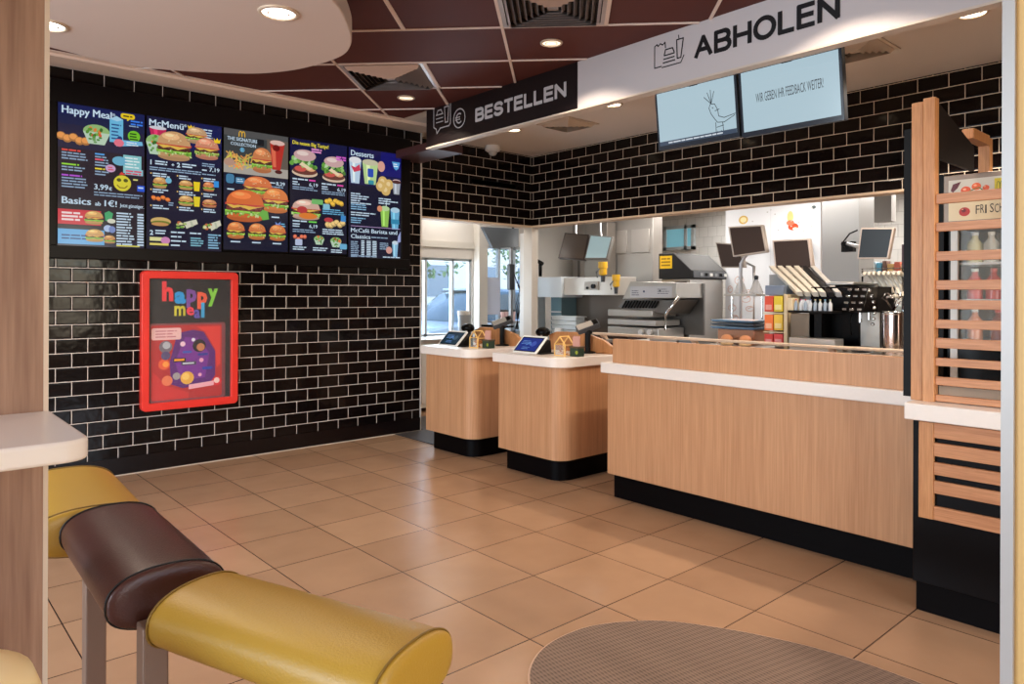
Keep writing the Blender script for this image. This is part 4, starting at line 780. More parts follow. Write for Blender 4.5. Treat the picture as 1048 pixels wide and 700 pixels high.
def bottle(x, y, z, h, r, col, cap, label, grp):
    t = thing('bottle', label, 'bottle', (x, y, z), 0, grp)
    obj('body', MB().lathe([(0, 0), (r, 0), (r, h * .62), (r * .4, h * .8), (r * .38, h * .9), (0, h * .9)], seg=14), mat('bottle_%d_%d_%d' % col, col, .2), t, smooth=40, local=True)
    obj('cap', MB().lathe([(0, h * .9), (r * .45, h * .9), (r * .45, h), (0, h)], seg=12), mat('cap_%d_%d_%d' % cap, cap, .4), t, smooth=40, local=True)
bot = [(1.0, 1.512, (214, 206, 150)), (.93, 1.512, (200, 200, 190)), (.84, 1.512, (120, 110, 104)), (.74, 1.512, (130, 130, 120)), (1.0, 1.332, (206, 70, 60)), (.92, 1.332, (176, 40, 36)), (.83, 1.332, (150, 30, 30)), (.74, 1.332, (176, 50, 40)), (1.0, 1.132, (226, 150, 110)), (.9, 1.132, (120, 40, 30)), (.8, 1.132, (110, 36, 30))]
for (y, z, col), w_ in zip(bot, ('cream bottle on the top shelf, leftmost', 'pale grey bottle on the top shelf, second from the left', 'brown grey bottle on the top shelf, third from the left', 'grey green bottle on the top shelf, fourth from the left', 'light red bottle on the middle shelf, leftmost', 'red bottle on the middle shelf, second from the left', 'dark red bottle on the middle shelf, third from the left', 'brick red bottle on the middle shelf, fourth from the left', 'peach bottle on the bottom shelf, leftmost', 'brown red bottle on the bottom shelf, second from the left', 'dark brown bottle on the bottom shelf, third from the left')): bottle(FX + .12, y + .13, z, .15, .034, col, (200, 60, 50) if col[0] < 200 else (230, 230, 220), w_ + ' in the chilled display', 'drinks in the chilled display')
for y, col, w_ in ((1.0, (200, 210, 190), 'pale green'), (.86, (170, 120, 70), 'tan'), (.72, (120, 60, 40), 'dark brown')):
    tt = thing('salad_bowl', 'bowl with %s filling at the bottom of the chilled display behind the slats' % w_, 'bowl', (FX + .16, y + .13, .932), 0, 'bowls in the chilled display')
    obj('bowl', MB().lathe([(0, 0), (.045, 0), (.062, .05), (.058, .05), (.042, .006), (0, .006)], seg=20), mat('bowl_clear', (206, 206, 200), .2), tt, smooth=True, local=True); obj('salad', MB().ball((0, 0, .045), .055, sc=(1, 1, .35)), mat('bowlfood_%d' % col[1], col, .6, bump=.6, bscale=60), tt, smooth=True, local=True)

# ================================================================== near things at the left and right edges
t = thing('wooden_partition', 'floor to ceiling light oak panel at the left edge with a pale edge strip', 'partition', (-.1, 1.85, 0))
obj('panel', MB().box((-.9, 1.835, 0), (.279, 1.90, CZ - .006)), GREYOAK, t); obj('edge_strip', MB().box((.279, 1.832, 0), (.288, 1.903, CZ - .006)), mat('edge_strip_beige', (214, 190, 166), .5), t)
solo('bar_table', MB().prism(rrect(-.9, 1.43, .292, 1.834, .045, 6, (0, 0, 0, 1)), 1.055, 1.093), mat('table_top_white', (236, 222, 212), .25), 'white high table top with a rounded corner fixed to the oak panel', 'table', bev=.006, seg=3)
bpy.data.objects['bar_table']['label'] = 'white high table top with a rounded corner fixed to the oak panel'
solo('edge_column', MB().box((1.415, -.6, 0), (1.8, .332, CZ - .006)), mat('yellow_wood_column', (206, 166, 104), .5, noise=.06, nscale=3), 'yellowish wooden column cut by the right edge of the photo', 'column')
solo('column_trim', MB().box((1.405, .332, 0), (1.43, .350, CZ - .006)), mat('grey_trim', (168, 162, 158), .4, metal=.2), 'thin grey vertical trim on the corner of the right column', 'trim')

# leaning bench: three upholstered rolls on square posts
bench = thing('leaning_bench', 'high leaning bench of three leather rolls, yellow green, dark brown and yellow green', 'bench', (.55, 1.9, 0))
def roll(c0, c1, zt, w, h, m, label, h2=None):
    """cushion from near end centre c0 to far end centre c1"""
    c0, c1 = Vector(c0), Vector(c1); ax = (c1 - c0); L = ax.length; ax.normalize(); side = Vector((ax.y, -ax.x, 0)); ax = Vector((ax.x, ax.y, 0)); up = Vector((0, 0, 1)); n = 40
    def prof(s):
        out = []
        for k in range(n):
            a = 2 * pi * k / n; x = cos(a); z = sin(a); e = .82
            x = math.copysign(abs(x) ** e, x); zz = abs(z) ** (.9 if z > 0 else .75) * (1 if z > 0 else -1)
            out.append((x * w / 2 * s, zz * h / 2 * s + (0)))
        return out
    mb = MB(); rings = []
    prof_s = [(-.012, .0), (-.012, .55), (-.010, .86), (-.003, .965), (.0, .985), (.004, .975), (.010, .985), (.022, 1.0), (L * .25, 1.0), (L * .5, 1.0), (L * .75, 1.0), (L - .022, 1.0), (L - .010, .985), (L - .004, .975), (L, .985), (L + .003, .965), (L + .010, .86), (L + .012, .55), (L + .012, 0)]
    for d, s in prof_s:
        base = Vector((c0.x, c0.y, zt - h / 2)) + ax * d
        if s == 0: rings.append([mb.bm.verts.new(base)])
        else: rings.append([mb.bm.verts.new(base + side * px + up * pz) for px, pz in prof(s)])
    for a, b in zip(rings, rings[1:]):
        for k in range(n):
            j = (k + 1) % n
            if len(a) == 1: mb.bm.faces.new([a[0], b[j], b[k]])
            elif len(b) == 1: mb.bm.faces.new([a[k], a[j], b[0]])
            else: mb.bm.faces.new([a[k], a[j], b[j], b[k]])
    o = obj('cushion', mb, m, bench, smooth=True, label=label)
    for d in (.004, L - .004):
        base = Vector((c0.x, c0.y, zt - h / 2)) + ax * d; loop = [base + side * px + up * pz for px, pz in prof(1.0)]; loop.append(loop[0]); obj('seam', MB().tube(loop, .0022, 6), mat('seam_' + m.name, tuple(0 for _ in range(3)) if 'brown' in m.name else (120, 90, 30), .5), o, smooth=True)
    s2 = o.modifiers.new('sub', 'SUBSURF'); s2.levels = 1; s2.render_levels = 1
ZT = .76
roll((.674, .992), (.491, 1.50), .775, .225, .115, YEL, 'yellow green leather roll, nearest')
roll((.478, 1.64), (.494, 2.21), .768, .24, .128, BRN, 'dark brown leather roll in the middle')
roll((.455, 2.24), (.485, 2.8), .762, .30, .13, YEL, 'yellow green leather roll, farthest')
LEG = mat('warm_grey_post', (128, 104, 90), .4, metal=.3)
for x, y in ((.436, 1.60), (.458, 2.225), (.66, 1.06)): obj('leg', MB().box((x - .025, y - .025, 0), (x + .025, y + .025, ZT - .09)), LEG, bench, bev=.004)
# cream stool at the bottom left
t = thing('bar_stool', 'cream round stool cushion in the bottom left corner', 'stool', (.055, 1.37, 0))
obj('seat', MB().lathe([(0, .66), (.11, .66), (.145, .68), (.152, .72), (.14, .755), (.10, .775), (0, .78)], seg=32), mat('cream_leather', (240, 212, 160), .45), t, smooth=True, local=True)
obj('column', MB().cyl((0, 0, .02), (0, 0, .66), .03), CHROME, t, smooth=40, local=True); obj('base', MB().lathe([(0, 0), (.19, 0), (.185, .012), (.05, .025), (0, .025)], seg=32), CHROME, t, smooth=40, local=True)

# oval mat
om = [(1.60, 1.5), (1.66, 1.73), (1.77, 1.875), (1.94, 1.96), (2.14, 1.965), (2.30, 1.90), (2.44, 1.79), (2.54, 1.64), (2.63, 1.45), (2.70, 1.22), (2.72, .95), (2.72, .3), (2.70, -.2), (2.5, -.55), (2.15, -.68), (1.8, -.55), (1.6, -.2), (1.57, .5), (1.57, 1.2)]
lo = smooth_loop(om, 5); cxm = sum(p[0] for p in lo) / len(lo); cym = sum(p[1] for p in lo) / len(lo)
mm = bpy.data.materials.new('ribbed_mat'); mm.use_nodes = True; nt = mm.node_tree; b = nt.nodes['Principled BSDF']
tc = nt.nodes.new('ShaderNodeTexCoord'); mp = nt.nodes.new('ShaderNodeMapping'); mp.inputs['Rotation'].default_value = (0, 0, R(12)); nt.links.new(tc.outputs['Object'], mp.inputs[0])
wv = nt.nodes.new('ShaderNodeTexWave'); wv.bands_direction = 'X'; wv.inputs['Scale'].default_value = 22; wv.inputs['Distortion'].default_value = 0; nt.links.new(mp.outputs[0], wv.inputs[0])
wv2 = nt.nodes.new('ShaderNodeTexWave'); wv2.bands_direction = 'Y'; wv2.inputs['Scale'].default_value = 11; nt.links.new(mp.outputs[0], wv2.inputs[0])
mu = nt.nodes.new('ShaderNodeMath'); mu.operation = 'MULTIPLY_ADD'; mu.inputs[1].default_value = .5; nt.links.new(wv2.outputs['Fac'], mu.inputs[0]); nt.links.new(wv.outputs['Fac'], mu.inputs[2])
rp = nt.nodes.new('ShaderNodeValToRGB'); rp.color_ramp.elements[0].color = rgb(92, 74, 62); rp.color_ramp.elements[1].color = rgb(140, 116, 100); nt.links.new(mu.outputs[0], rp.inputs[0]); nt.links.new(rp.outputs[0], b.inputs['Base Color'])
b.inputs['Roughness'].default_value = .8; bp = nt.nodes.new('ShaderNodeBump'); bp.inputs['Strength'].default_value = .4; bp.inputs['Distance'].default_value = .003; nt.links.new(mu.outputs[0], bp.inputs['Height']); nt.links.new(bp.outputs[0], b.inputs['Normal'])
t = thing('entrance_mat', 'oval ribbed grey brown mat with a pale rim let into the tiled floor', 'mat', (cxm, cym, 0))
obj('rim', MB().prism([(cxm + (x - cxm) * 1.012, cym + (y - cym) * 1.006) for x, y in lo], .0005, .003), mat('mat_rim', (206, 172, 146), .4, metal=.3), t); obj('carpet', MB().prism(lo, .003, .0045), mm, t)

# ================================================================== passage and drive-through window
KW = mat('kitchen_wall_white', (214, 208, 200), .55); KWB = mat('kitchen_wall_beige', (186, 178, 166), .6); FRAME = mat('window_frame_grey', (188, 196, 200), .4)
def win_wall():
    A = (4.82, 5.74, .82, 1.79); B = (5.93, 6.66, .82, 1.98); mb = MB(); y0, y1 = 7.2, 7.3
    mb.box((3.9, y0, 0), (10, y1, .82)).box((3.9, y0, 1.98), (10, y1, 2.7)).box((3.9, y0, .82), (A[0], y1, 1.98)).box((A[0], y0, 1.79), (A[1], y1, 1.98)).box((A[1], y0, .82), (B[0], y1, 1.98)).box((B[1], y0, .82), (10, y1, 1.98))
    struct('wall_window', mb, KW)
    for i, (x0, x1, z0, z1), ms in ((1, A, (5.02, 5.43)), (2, B, (6.20, 6.47))):
        w = MB(); f = .035
        w.box((x0, y0 + .02, z0), (x1, y0 + .07, z0 + f)).box((x0, y0 + .02, z1 - f), (x1, y0 + .07, z1)).box((x0, y0 + .02, z0), (x0 + f, y0 + .07, z1)).box((x1 - f, y0 + .02, z0), (x1, y0 + .07, z1))
        for m_ in ms: w.box((m_, y0 + .02, z0), (m_ + .035, y0 + .07, z1))
        o = struct('window_%d' % i, w, FRAME); obj('pane', MB().box((x0 + f, y0 + .04, z0 + f), (x1 - f, y0 + .045, z1 - f)), GLASSB, o)
win_wall()
struct('trim_7', MB().box((5.76, 7.08, 0), (5.90, 7.2, 2.6)).box((4.04, 7.18, 1.92), (5.76, 7.2, 2.0)), mat('post_cream', (206, 200, 190), .5))
struct('wall_kitchen_back', MB().box((9.2, -1.2, 0), (9.3, 7.2, 2.7)), brick_mat('white_kitchen_tiles', 'Y', 10, 2, .15, .15, (214, 212, 208), (220, 218, 214), (170, 168, 164), mort=.002, rough=.2))
struct('wall_kitchen_side', MB().box((HX + .14, -1.2, 0), (9.3, -1.1, 2.7)), KW)
struct('wall_kitchen_left', MB().box((3.94, 6.2, 0), (4.04, 7.3, 2.7)), KW)
struct('ceiling_kitchen', MB().box((HX + .14, -1.2, 2.6), (9.3, 7.3, 2.7)).box((3.94, HYY + .14, 2.6), (HX + .14, 7.3, 2.7)), mat('kitchen_ceiling', (206, 204, 200), .7))
struct('trim_8', MB().box((HX, HYY, 0), (HX + .10, HYY + .14, 2.128)), mat('opening_jamb', (196, 186, 174), .45))
# low white cabinet under the drive-through window
t = thing('window_cabinet', 'low white cabinet under the drive-through window', 'cabinet', (4.9, 6.95, 0))
obj('body', MB().box((4.06, 6.75, .05), (5.74, 7.19, .80)), mat('cabinet_white', (216, 208, 196), .4), t, bev=.003); obj('worktop', MB().box((4.06, 6.72, .80), (5.75, 7.19, .83)), STEEL, t, bev=.003)
for k in range(3):
    d_ = obj('drawer', MB().box((4.10 + .55 * k, 6.735, .10), (4.62 + .55 * k, 6.75, .76)), mat('cabinet_front_white', (222, 214, 204), .35), t, bev=.003)
    obj('handle', MB().box((4.30 + .55 * k, 6.722, .66), (4.42 + .55 * k, 6.735, .68)), BLACKM, d_)
t = thing('paper_dispenser', 'small grey bin on the ledge below the drive-through window', 'bin', (5.42, 6.95, .83))
obj('body', MB().lathe([(0, 0), (.07, 0), (.08, .30), (.075, .30), (.066, .01), (0, .01)]), GREYP, t, smooth=40, local=True); obj('liner', MB().lathe([(.078, .26), (.084, .27), (.086, .31), (.08, .31), (.074, .27)]), WHITEP, t, smooth=40, local=True)
# kitchen ceiling lamps
def panel_lamp(x, y, label, p, glowing=True):
    t = thing('ceiling_light', label, 'ceiling light', (x, y, 2.6), 0, 'flat lamps in the kitchen ceiling')
    obj('frame', MB().box((-.32, -.62, -.05), (.32, -.59, 0)).box((-.32, .59, -.05), (.32, .62, 0)).box((-.32, -.59, -.05), (-.29, .59, 0)).box((.29, -.59, -.05), (.32, .59, 0)), WHITEP, t, local=True)
    obj('diffuser', MB().box((-.29, -.59, -.045), (.29, .59, -.03)), mat('lamp_panel', (255, 248, 240), emit=5), t, local=True)
    l = bpy.data.lights.new('panel', 'AREA'); l.shape = 'RECTANGLE'; l.size = .58; l.size_y = 1.1; l.energy = p; l.color = (1, .96, .91); o = bpy.data.objects.new('panel', l); C.objects.link(o); o.parent = t; o.location = (0, 0, -.06)
panel_lamp(6.75, 5.2, 'flat kitchen ceiling lamp above the grill', P_KITCH); panel_lamp(6.9, 3.4, 'flat kitchen ceiling lamp in front of the white pillar', P_KITCH)
panel_lamp(8.4, 2.5, 'flat kitchen ceiling lamp at the far right', P_KITCH); panel_lamp(8.5, 5.0, 'flat kitchen ceiling lamp near the small far window', P_KITCH * .7); panel_lamp(6.8, 1.2, 'flat kitchen ceiling lamp behind the right tiled wall', P_KITCH); panel_lamp(5.2, 6.75, 'flat ceiling lamp in the drive-through passage', P_KITCH * .22)

# ================================================================== kitchen, far things first
def kbox(name, u0, u1, v0, v1, x, depth, m, label, cat, group=None, bev=.004):
    ya, yb, za, zb = yz(u0, u1, v0, v1, x); return solo(name, MB().box((x, ya, za), (x + depth, yb, zb)), m, label, cat, group, bev=bev)
# far window
ya, yb, za, zb = yz(680, 711, 231, 256, 9.18)
w = MB().box((9.15, ya, za), (9.2, ya + .05, zb)).box((9.15, yb - .05, za), (9.2, yb, zb)).box((9.15, ya, zb - .05), (9.2, yb, zb)).box((9.15, ya, za), (9.2, yb, za + .05)).box((9.15, (ya + yb) / 2 - .15, za), (9.2, (ya + yb) / 2 - .1, zb))
o = struct('window_3', w, FRAME); obj('pane', MB().box((9.17, ya + .05, za + .05), (9.175, yb - .05, zb - .05)), mat('daylight_glow_glass', (120, 176, 190), .2, emit=.55), o)  # solid wall behind, the pane itself glows in place of daylight
# steel clad partition behind the fryers
struct('wall_partition', MB().box((7.6, on(675, 300, x=7.7).y, 0), (7.7, 7.2, 2.6)), mat('panel_steel_white', (182, 174, 166), .45, metal=.35, noise=.05, nscale=2))
for k, (u, v0, v1) in enumerate(((549, 236, 345), (566, 236, 300), (580, 236, 300), (591, 266, 300), (600, 266, 300))):
    a, b, c_, d = yz(u, u + 1.6, v0, v1, 7.585); struct('trim_%d' % (9 + k), MB().box((7.585, a, c_), (7.6, b, d)), mat('panel_joint', (120, 112, 104), .5))
kbox('recess_shade_panel', 555, 563, 243, 277, 7.50, .09, STEELD, 'narrow dark panel standing for a shaded recess in the far kitchen partition', 'duct')  # dark panel put here for the shade of a recessed slot
kbox('steel_cupboard', 598, 621, 228, 286, 7.2, .18, mat('cupboard_steel_grey', (136, 128, 120), .4, metal=.5, noise=.08, nscale=3), 'grey steel wall cupboard left of the big extractor hood', 'cupboard')
ya, yb, za, zb = yz(623, 668, 226, 291, 7.40)
t = thing('extractor_hood', 'large pale steel extractor hood above the grill', 'hood', (7.3, (ya + yb) / 2, za))
obj('body', MB().box((7.40, ya, za), (7.6, yb, zb + .12)), mat('hood_steel', (176, 170, 164), .38, metal=.7, noise=.06, nscale=2), t, bev=.006)
for k in range(2): obj('panel', MB().box((7.385, ya + .05 + k * (yb - ya) * .5, zb - .42), (7.40, ya + (yb - ya) * .5 * (k + 1) - .03, zb - .12)), mat('hood_panel', (188, 182, 176), .35, metal=.7), t, bev=.003)
obj('switch', MB().box((7.38, yb - .06, za + .25), (7.40, yb - .03, za + .45)), GREYP, t)
# shelf unit over the fryers
ya, yb, za, zb = yz(545, 632, 284, 302, 6.5); ym = on(577, 300, x=6.5).y
t = thing('steel_shelf_unit', 'long pale steel shelf unit across the left of the kitchen opening', 'shelf', (6.7, (ya + yb) / 2, 0))
obj('shelf', MB().box((6.5, ya, za), (6.85, ym, zb)), mat('shelf_steel', (206, 198, 188), .4, metal=.35), t, bev=.005)
obj('shelf_end', MB().box((6.46, ym, za - .03), (6.85, yb, zb + .01)), mat('shelf_white', (214, 220, 224), .4), t, bev=.005, label='brighter white end of the shelf')
obj('back_panel', MB().box((6.86, ya, .0), (6.9, yb, za)), mat('warm_steel', (120, 108, 98), .45, metal=.5, noise=.06, nscale=2), t)
obj('side_panel', MB().box((6.45, yb - .14, 0), (6.6, yb, za - .03)), mat('side_white', (206, 214, 218), .4), t, bev=.004)
p = on(606, 293, x=6.49); obj('socket', MB().box((6.48, p.y - .10, p.z - .045), (6.5, p.y + .12, p.z + .06)), mat('socket_grey', (176, 168, 158), .4), t, bev=.003)
obj('knob', MB().cyl((6.48, p.y - .04, p.z), (6.45, p.y - .04, p.z), .028).cyl((6.48, p.y + .06, p.z - .02), (6.46, p.y + .06, p.z - .02), .016), BLACKM, t, smooth=40)
# holding cabinet with glass front under the shelf
ya, yb, za, zb = yz(555, 574, 304, 345, 6.55)
t = thing('holding_cabinet', 'glass fronted holding cabinet under the left end of the steel shelf', 'cabinet', (6.7, (ya + yb) / 2, 0))
obj('body', MB().box((6.56, ya, 0), (6.84, yb - .15, zb)), mat('teal_glass', (104, 132, 140), .15, metal=.2), t, bev=.004)
for k in range(3): obj('shelf', MB().box((6.545, ya, za + .08 + k * .12), (6.56, yb - .15, za + .095 + k * .12)), STEELM, t)
ya, yb, za, zb = yz(563, 590, 319, 346, 6.35)
t = thing('tray_stack', 'stack of white plastic food pans in front of the glass cabinet', 'pan', (6.45, (ya + yb) / 2, za))
h = (zb - za)
for k in range(5): obj('pan', MB().box((6.36, ya + .02, za + h * .17 * k), (6.52, yb - .02, za + h * (.17 * k + .13))).box((6.34, ya, za + h * (.17 * k + .12)), (6.54, yb, za + h * (.17 * k + .15))), mat('pan_white', (216, 220, 220), .35), t, bev=.003)
solo('work_table', MB().box((6.2, ya - .05, .80), (6.54, yb + .1, za)).box((6.3, ya - .03, 0), (6.34, ya + .01, .8)).box((6.3, yb + .02, 0), (6.34, yb + .06, .8)), STEEL, 'steel work table under the white food pans', 'table', bev=.003)
p = on(586, 340, x=6.0); solo('paper_roll', MB().lathe([(0, 0), (.05, 0), (.05, .14), (0, .14)], c=(6.3 - .0, on(572, 300, x=6.3).y, .79)), WHITEP, 'white paper roll behind the tablets at the left of the kitchen', 'paper roll', smooth=40)
# yellow sauce dispensers
for (u0, u1, v0, v1, lb) in ((613, 621, 268, 286, 'yellow sauce dispenser hanging at the shelf, left one'), (627, 634, 281, 298, 'yellow sauce dispenser hanging at the shelf, right lower one')):
    ya, yb, za, zb = yz(u0, u1, v0, v1, 6.4); yc = (ya + yb) / 2; r = (yb - ya) / 2
    t = thing('sauce_dispenser', lb, 'dispenser', (6.4, yc, za), 0, 'yellow sauce dispensers'); H_ = zb - za
    obj('body', MB().lathe([(0, .04), (r * .35, .04), (r * .8, H_ * .3), (r * .8, H_ * .62), (r * .95, H_ * .66), (r * .9, H_), (0, H_)], seg=16), YELW, t, smooth=35, local=True); obj('nozzle', MB().lathe([(0, -.03), (r * .4, -.03), (r * .5, .05), (0, .05)], seg=12), DGREY, t, smooth=35, local=True); obj('handle', MB().tube([(-r, 0, H_ * .6), (-r * 2, 0, H_ * .4), (-r * 1.6, 0, H_ * .1)], .008), DGREY, t, smooth=True, local=True)
# clamshell grill
GX = 6.35; P3 = lambda u, v, x=GX: on(u, v, x=x)
t = thing('clamshell_grill', 'large steel clamshell grill with a pale control strip', 'grill', (6.7, 5.0, 0))
ya, yb, za, zb = yz(640, 694, 287, 306, GX)
tl, tr, bl, br_ = P3(645, 288), P3(692, 289), P3(637, 306), P3(691, 305)
obj('canopy', MB().prism_x([(tl.y, tl.z), (tr.y, tr.z), (br_.y - .02, br_.z), (bl.y, bl.z)], GX, GX + .5), STEEL, t, bev=.006)
cv = Canvas(100, 22, (P3(645, 300).y - P3(688, 300).y) / 100, bg=(196, 196, 200)); cv.words(4, 8, 20, 3, 4, 1.6, (110, 110, 120), .2); cv.ell(34, 10, 2.2, 2.2, (40, 50, 90)); cv.ell(72, 9, 2.2, 2.2, (60, 60, 70)); cv.words(66, 5, 28, 3, 4, 1.5, (120, 120, 130), .3); cv.build('control_strip', PRINT, t, facing_x(GX - .002, P3(645, 300).y, P3(665, 293).z))
ya, yb, za, zb = yz(624, 694, 306, 345, GX)
obj('platen', MB().prism_x([(P3(636, 307).y, P3(636, 307).z), (P3(690, 307).y, P3(690, 307).z), (P3(680, 322).y, P3(680, 322).z), (P3(629, 314).y, P3(629, 314).z)], GX + .06, GX + .45), STEELD, t, bev=.004)
g = MB()
for k in range(12):
    u = 638 + k * 3; a = P3(u, 308); b = P3(u - 4, 315); g.cyl((GX + .05, a.y, a.z), (GX + .05, b.y, b.z), .009, 6)
obj('grille', g, BLACKM, t)
for k, (v0, v1, mm_) in enumerate(((317, 324, STEEL), (327, 333, STEELM), (335, 347, STEEL))):
    a, b, c_, d = yz(622, 668 + k * 3, v0, v1, GX + .02 - .02 * k); obj('plate', MB().box((GX + .02 - .02 * k, a, c_), (GX + .45, b, d)), mm_, t, bev=.008)
a, b, c_, d = yz(620, 694, 347, 352, GX - .1); obj('base', MB().box((GX - .1, a, .02), (GX + .5, b, d)), STEELM, t, bev=.004)
obj('back_panel', MB().box((GX + .47, P3(694, 300).y, .9), (GX + .5, P3(626, 300).y, P3(660, 290).z)), STEELD, t)
obj('arm', MB().tube([P3(695, 304, GX - .05), P3(683, 319, GX - .05), P3(681, 323, GX - .05), P3(681, 338, GX - .05)], .016), CHROME, t, smooth=True)
for u in (655, 664): a = P3(u, 340, GX - .06); obj('knob', MB().cyl((GX - .06, a.y, a.z), (GX, a.y, a.z), .03), WHITEP, t, smooth=40)
# tall oven
OX = 6.9; oy0 = on(706, 300, x=OX).y; oy1 = on(677, 300, x=OX).y; ox1 = on(740, 300, y=oy0).x; zt_ = on(706, 285, x=OX).z; ztt = on(690, 259, x=OX).z
t = thing('tall_oven', 'tall steel oven with a sloping dark control head and a yellow label', 'oven', ((OX + ox1) / 2, (oy0 + oy1) / 2, 0))
obj('body', MB().box((OX, oy0, 0), (ox1, oy1, zt_)), STEEL, t, bev=.008)
obj('side_panel', MB().box((OX - .006, oy0 + .04, .3), (OX, oy1 - .02, zt_ - .03)), mat('oven_side', (116, 104, 94), .35, metal=.6, noise=.1, nscale=2), t)
hd = MB(); ds = oy0 - .04; sl = .20
hd.prism_x([(ds, zt_), (oy1 + .02, zt_), (oy1 + .02, ztt), (oy0 + sl, ztt), (ds, zt_ + .09)], OX - .03, ox1 + .01)
obj('control_head', hd, mat('control_head_dark', (40, 38, 38), .5, spec=.25), t, bev=.006)
obj('control_strip', MB().box((OX, ds - .012, zt_ + .012), (ox1 - .02, ds, zt_ + .085)), mat('control_grey', (92, 94, 98), .35), t, bev=.003)
for k in range(6): x = OX + .12 + k * .1; obj('button', MB().box((x, ds - .02, zt_ + .03), (x + .05, ds - .012, zt_ + .065)), [GREYP, BLACKG, WHITEP][k % 3], t)
a, b = on(677.5, 262, x=OX - .04), on(690, 273, x=OX - .04); cv = Canvas(10, 8.6, (a.y - b.y) / 10, bg=(240, 190, 40)); cv.words(1, 1.5, 8, 3, 2.2, 1, (150, 110, 20), .1); cv.build('label', PRINT, t, facing_x(OX - .032, oy1 - .0, a.z))
# white pillar with food drawings
PX = 7.6; ya, yb, za, zb = yz(743, 840, 203, 345, PX)
struct('wall_pillar', MB().box((PX, ya, 0), (PX + .5, yb, 2.6)), mat('pillar_white', (222, 216, 212), .45))
t = thing('food_print', 'white wall print with small drawings of onion, tomato and herbs on the kitchen pillar', 'wall print', (PX - .01, (ya + yb) / 2, .9))
wcm = (yb - ya) * 100; cv = Canvas(wcm, 155, .01, bg=(220, 220, 222)); U = lambda u: (yb - on(u, 300, x=PX).y) * 100; V = lambda u, v: (2.45 - on(u, v, x=PX - .01).z) * 100
cv.ell(U(761), V(761, 225), 6, 5, (206, 170, 90)); cv.ell(U(761), V(761, 225), 4, 3.2, (230, 214, 160)); cv.ell(U(809), V(809, 222), 3.6, 6.5, (224, 200, 130)); cv.ell(U(812), V(812, 232), 6, 4, (196, 80, 50)); cv.ell(U(809), V(809, 228), 4.5, 3, (214, 120, 90)); cv.ell(U(814), V(814, 234), 3, 1.6, (240, 220, 200)); cv.ell(U(833), V(833, 212), 2.4, 1.8, (90, 100, 100))
for k in range(12): cv.ell(U(random.uniform(750, 838)), V(790, random.uniform(212, 240)), 1, .7, (180, 176, 170), n=7)
for (u, v, w_, h_) in ((757, 287, 6, 5), (766, 300, 5, 4), (750, 315, 5, 4), (764, 306, 6, 4), (753, 325, 4, 3), (768, 316, 5, 3), (748, 296, 3, 4)):
    cv.line([(U(u) + w_ * cos(R(40 * k)), V(u, v) + h_ * sin(R(40 * k))) for k in range(10)], .7, (206, 160, 140)); cv.line([(U(u) - w_ * .5, V(u, v)), (U(u) + w_ * .5, V(u, v) - 2)], .6, (206, 160, 140))
cv.rect(wcm * .5, 0, .3, 155, (190, 190, 192)); cv.build('picture', PRINTG, t, facing_x(PX - .01, yb, 2.45)); obj('backing', MB().box((PX - .0095, ya, .9), (PX - .001, yb, 2.45)), WHITEP, t)
kbox('cable_box', 793, 826, 246, 252, 7.45, .1, BLACKM, 'long black box on the white pillar behind the monitor', 'box'); kbox('cable_box', 765, 776, 247, 251, 7.45, .1, BLACKM, 'short black bar on the white pillar between two monitors', 'box')
# steel column and things beyond it
ya, yb, za, zb = yz(841, 879, 190, 300, 7.1); struct('wall_column', MB().box((7.1, ya, 0), (7.45, yb, 2.6)), mat('column_steel', (176, 174, 172), .42, metal=.6, noise=.04, nscale=1.5))
ya, yb, za, zb = yz(858, 925, 268, 283, 8.2)
t = thing('wall_shelf', 'steel wall shelf with packets at the far right of the kitchen', 'shelf', (8.3, (ya + yb) / 2, za - .03)); obj('board', MB().box((8.2, 1.9, za - .03), (8.5, yb, za)), STEELM, t); obj('bracket', MB().box((8.2, yb - .05, za - .03), (8.24, yb - .02, zb + .2)), STEELM, t)
for i_, (u0, u1, v0, col) in enumerate(((882, 887, 270, (120, 150, 160)), (888, 896, 268, (200, 220, 230)), (897, 902, 269, (90, 160, 190)), (903, 907, 267, (120, 90, 80)), (908, 914, 270, (206, 170, 110)), (915, 921, 268, (190, 100, 80)), (922, 928, 271, (220, 200, 140)))):
    a, b, _, d = yz(u0, u1, v0, 283, 8.22); solo('packet', MB().box((8.22, a, za), (8.34, b, d)), mat('packet_%d' % i_, col, .5), '%s packet on the far steel wall shelf, %s from the left' % (['teal grey', 'pale blue', 'blue', 'brown', 'tan', 'reddish', 'cream'][i_], ['first', 'second', 'third', 'fourth', 'fifth', 'sixth', 'seventh'][i_]), 'packet', 'packets on the far wall shelf', bev=.003)
kbox('low_wall_unit', 880, 926, 313, 352, 8.3, .5, mat('unit_pale', (196, 206, 204), .4), 'pale work unit at the far right of the kitchen', 'cabinet')
kbox('blue_box', 879, 889, 305, 313.2, 8.32, .2, mat('box_blue', (80, 120, 160), .5), 'small blue box on the pale unit at the far right', 'box'); kbox('bread_bag', 893, 903, 305, 313.2, 8.32, .2, mat('bag_orange', (206, 160, 120), .6), 'orange bag on top of the pale unit at the far right', 'bag')
kbox('fluorescent_lamp', 893, 912, 188, 227, 8.0, .12, mat('lamp_box_grey', (150, 146, 142), .5), 'grey lamp box under the kitchen ceiling, far right', 'lamp')

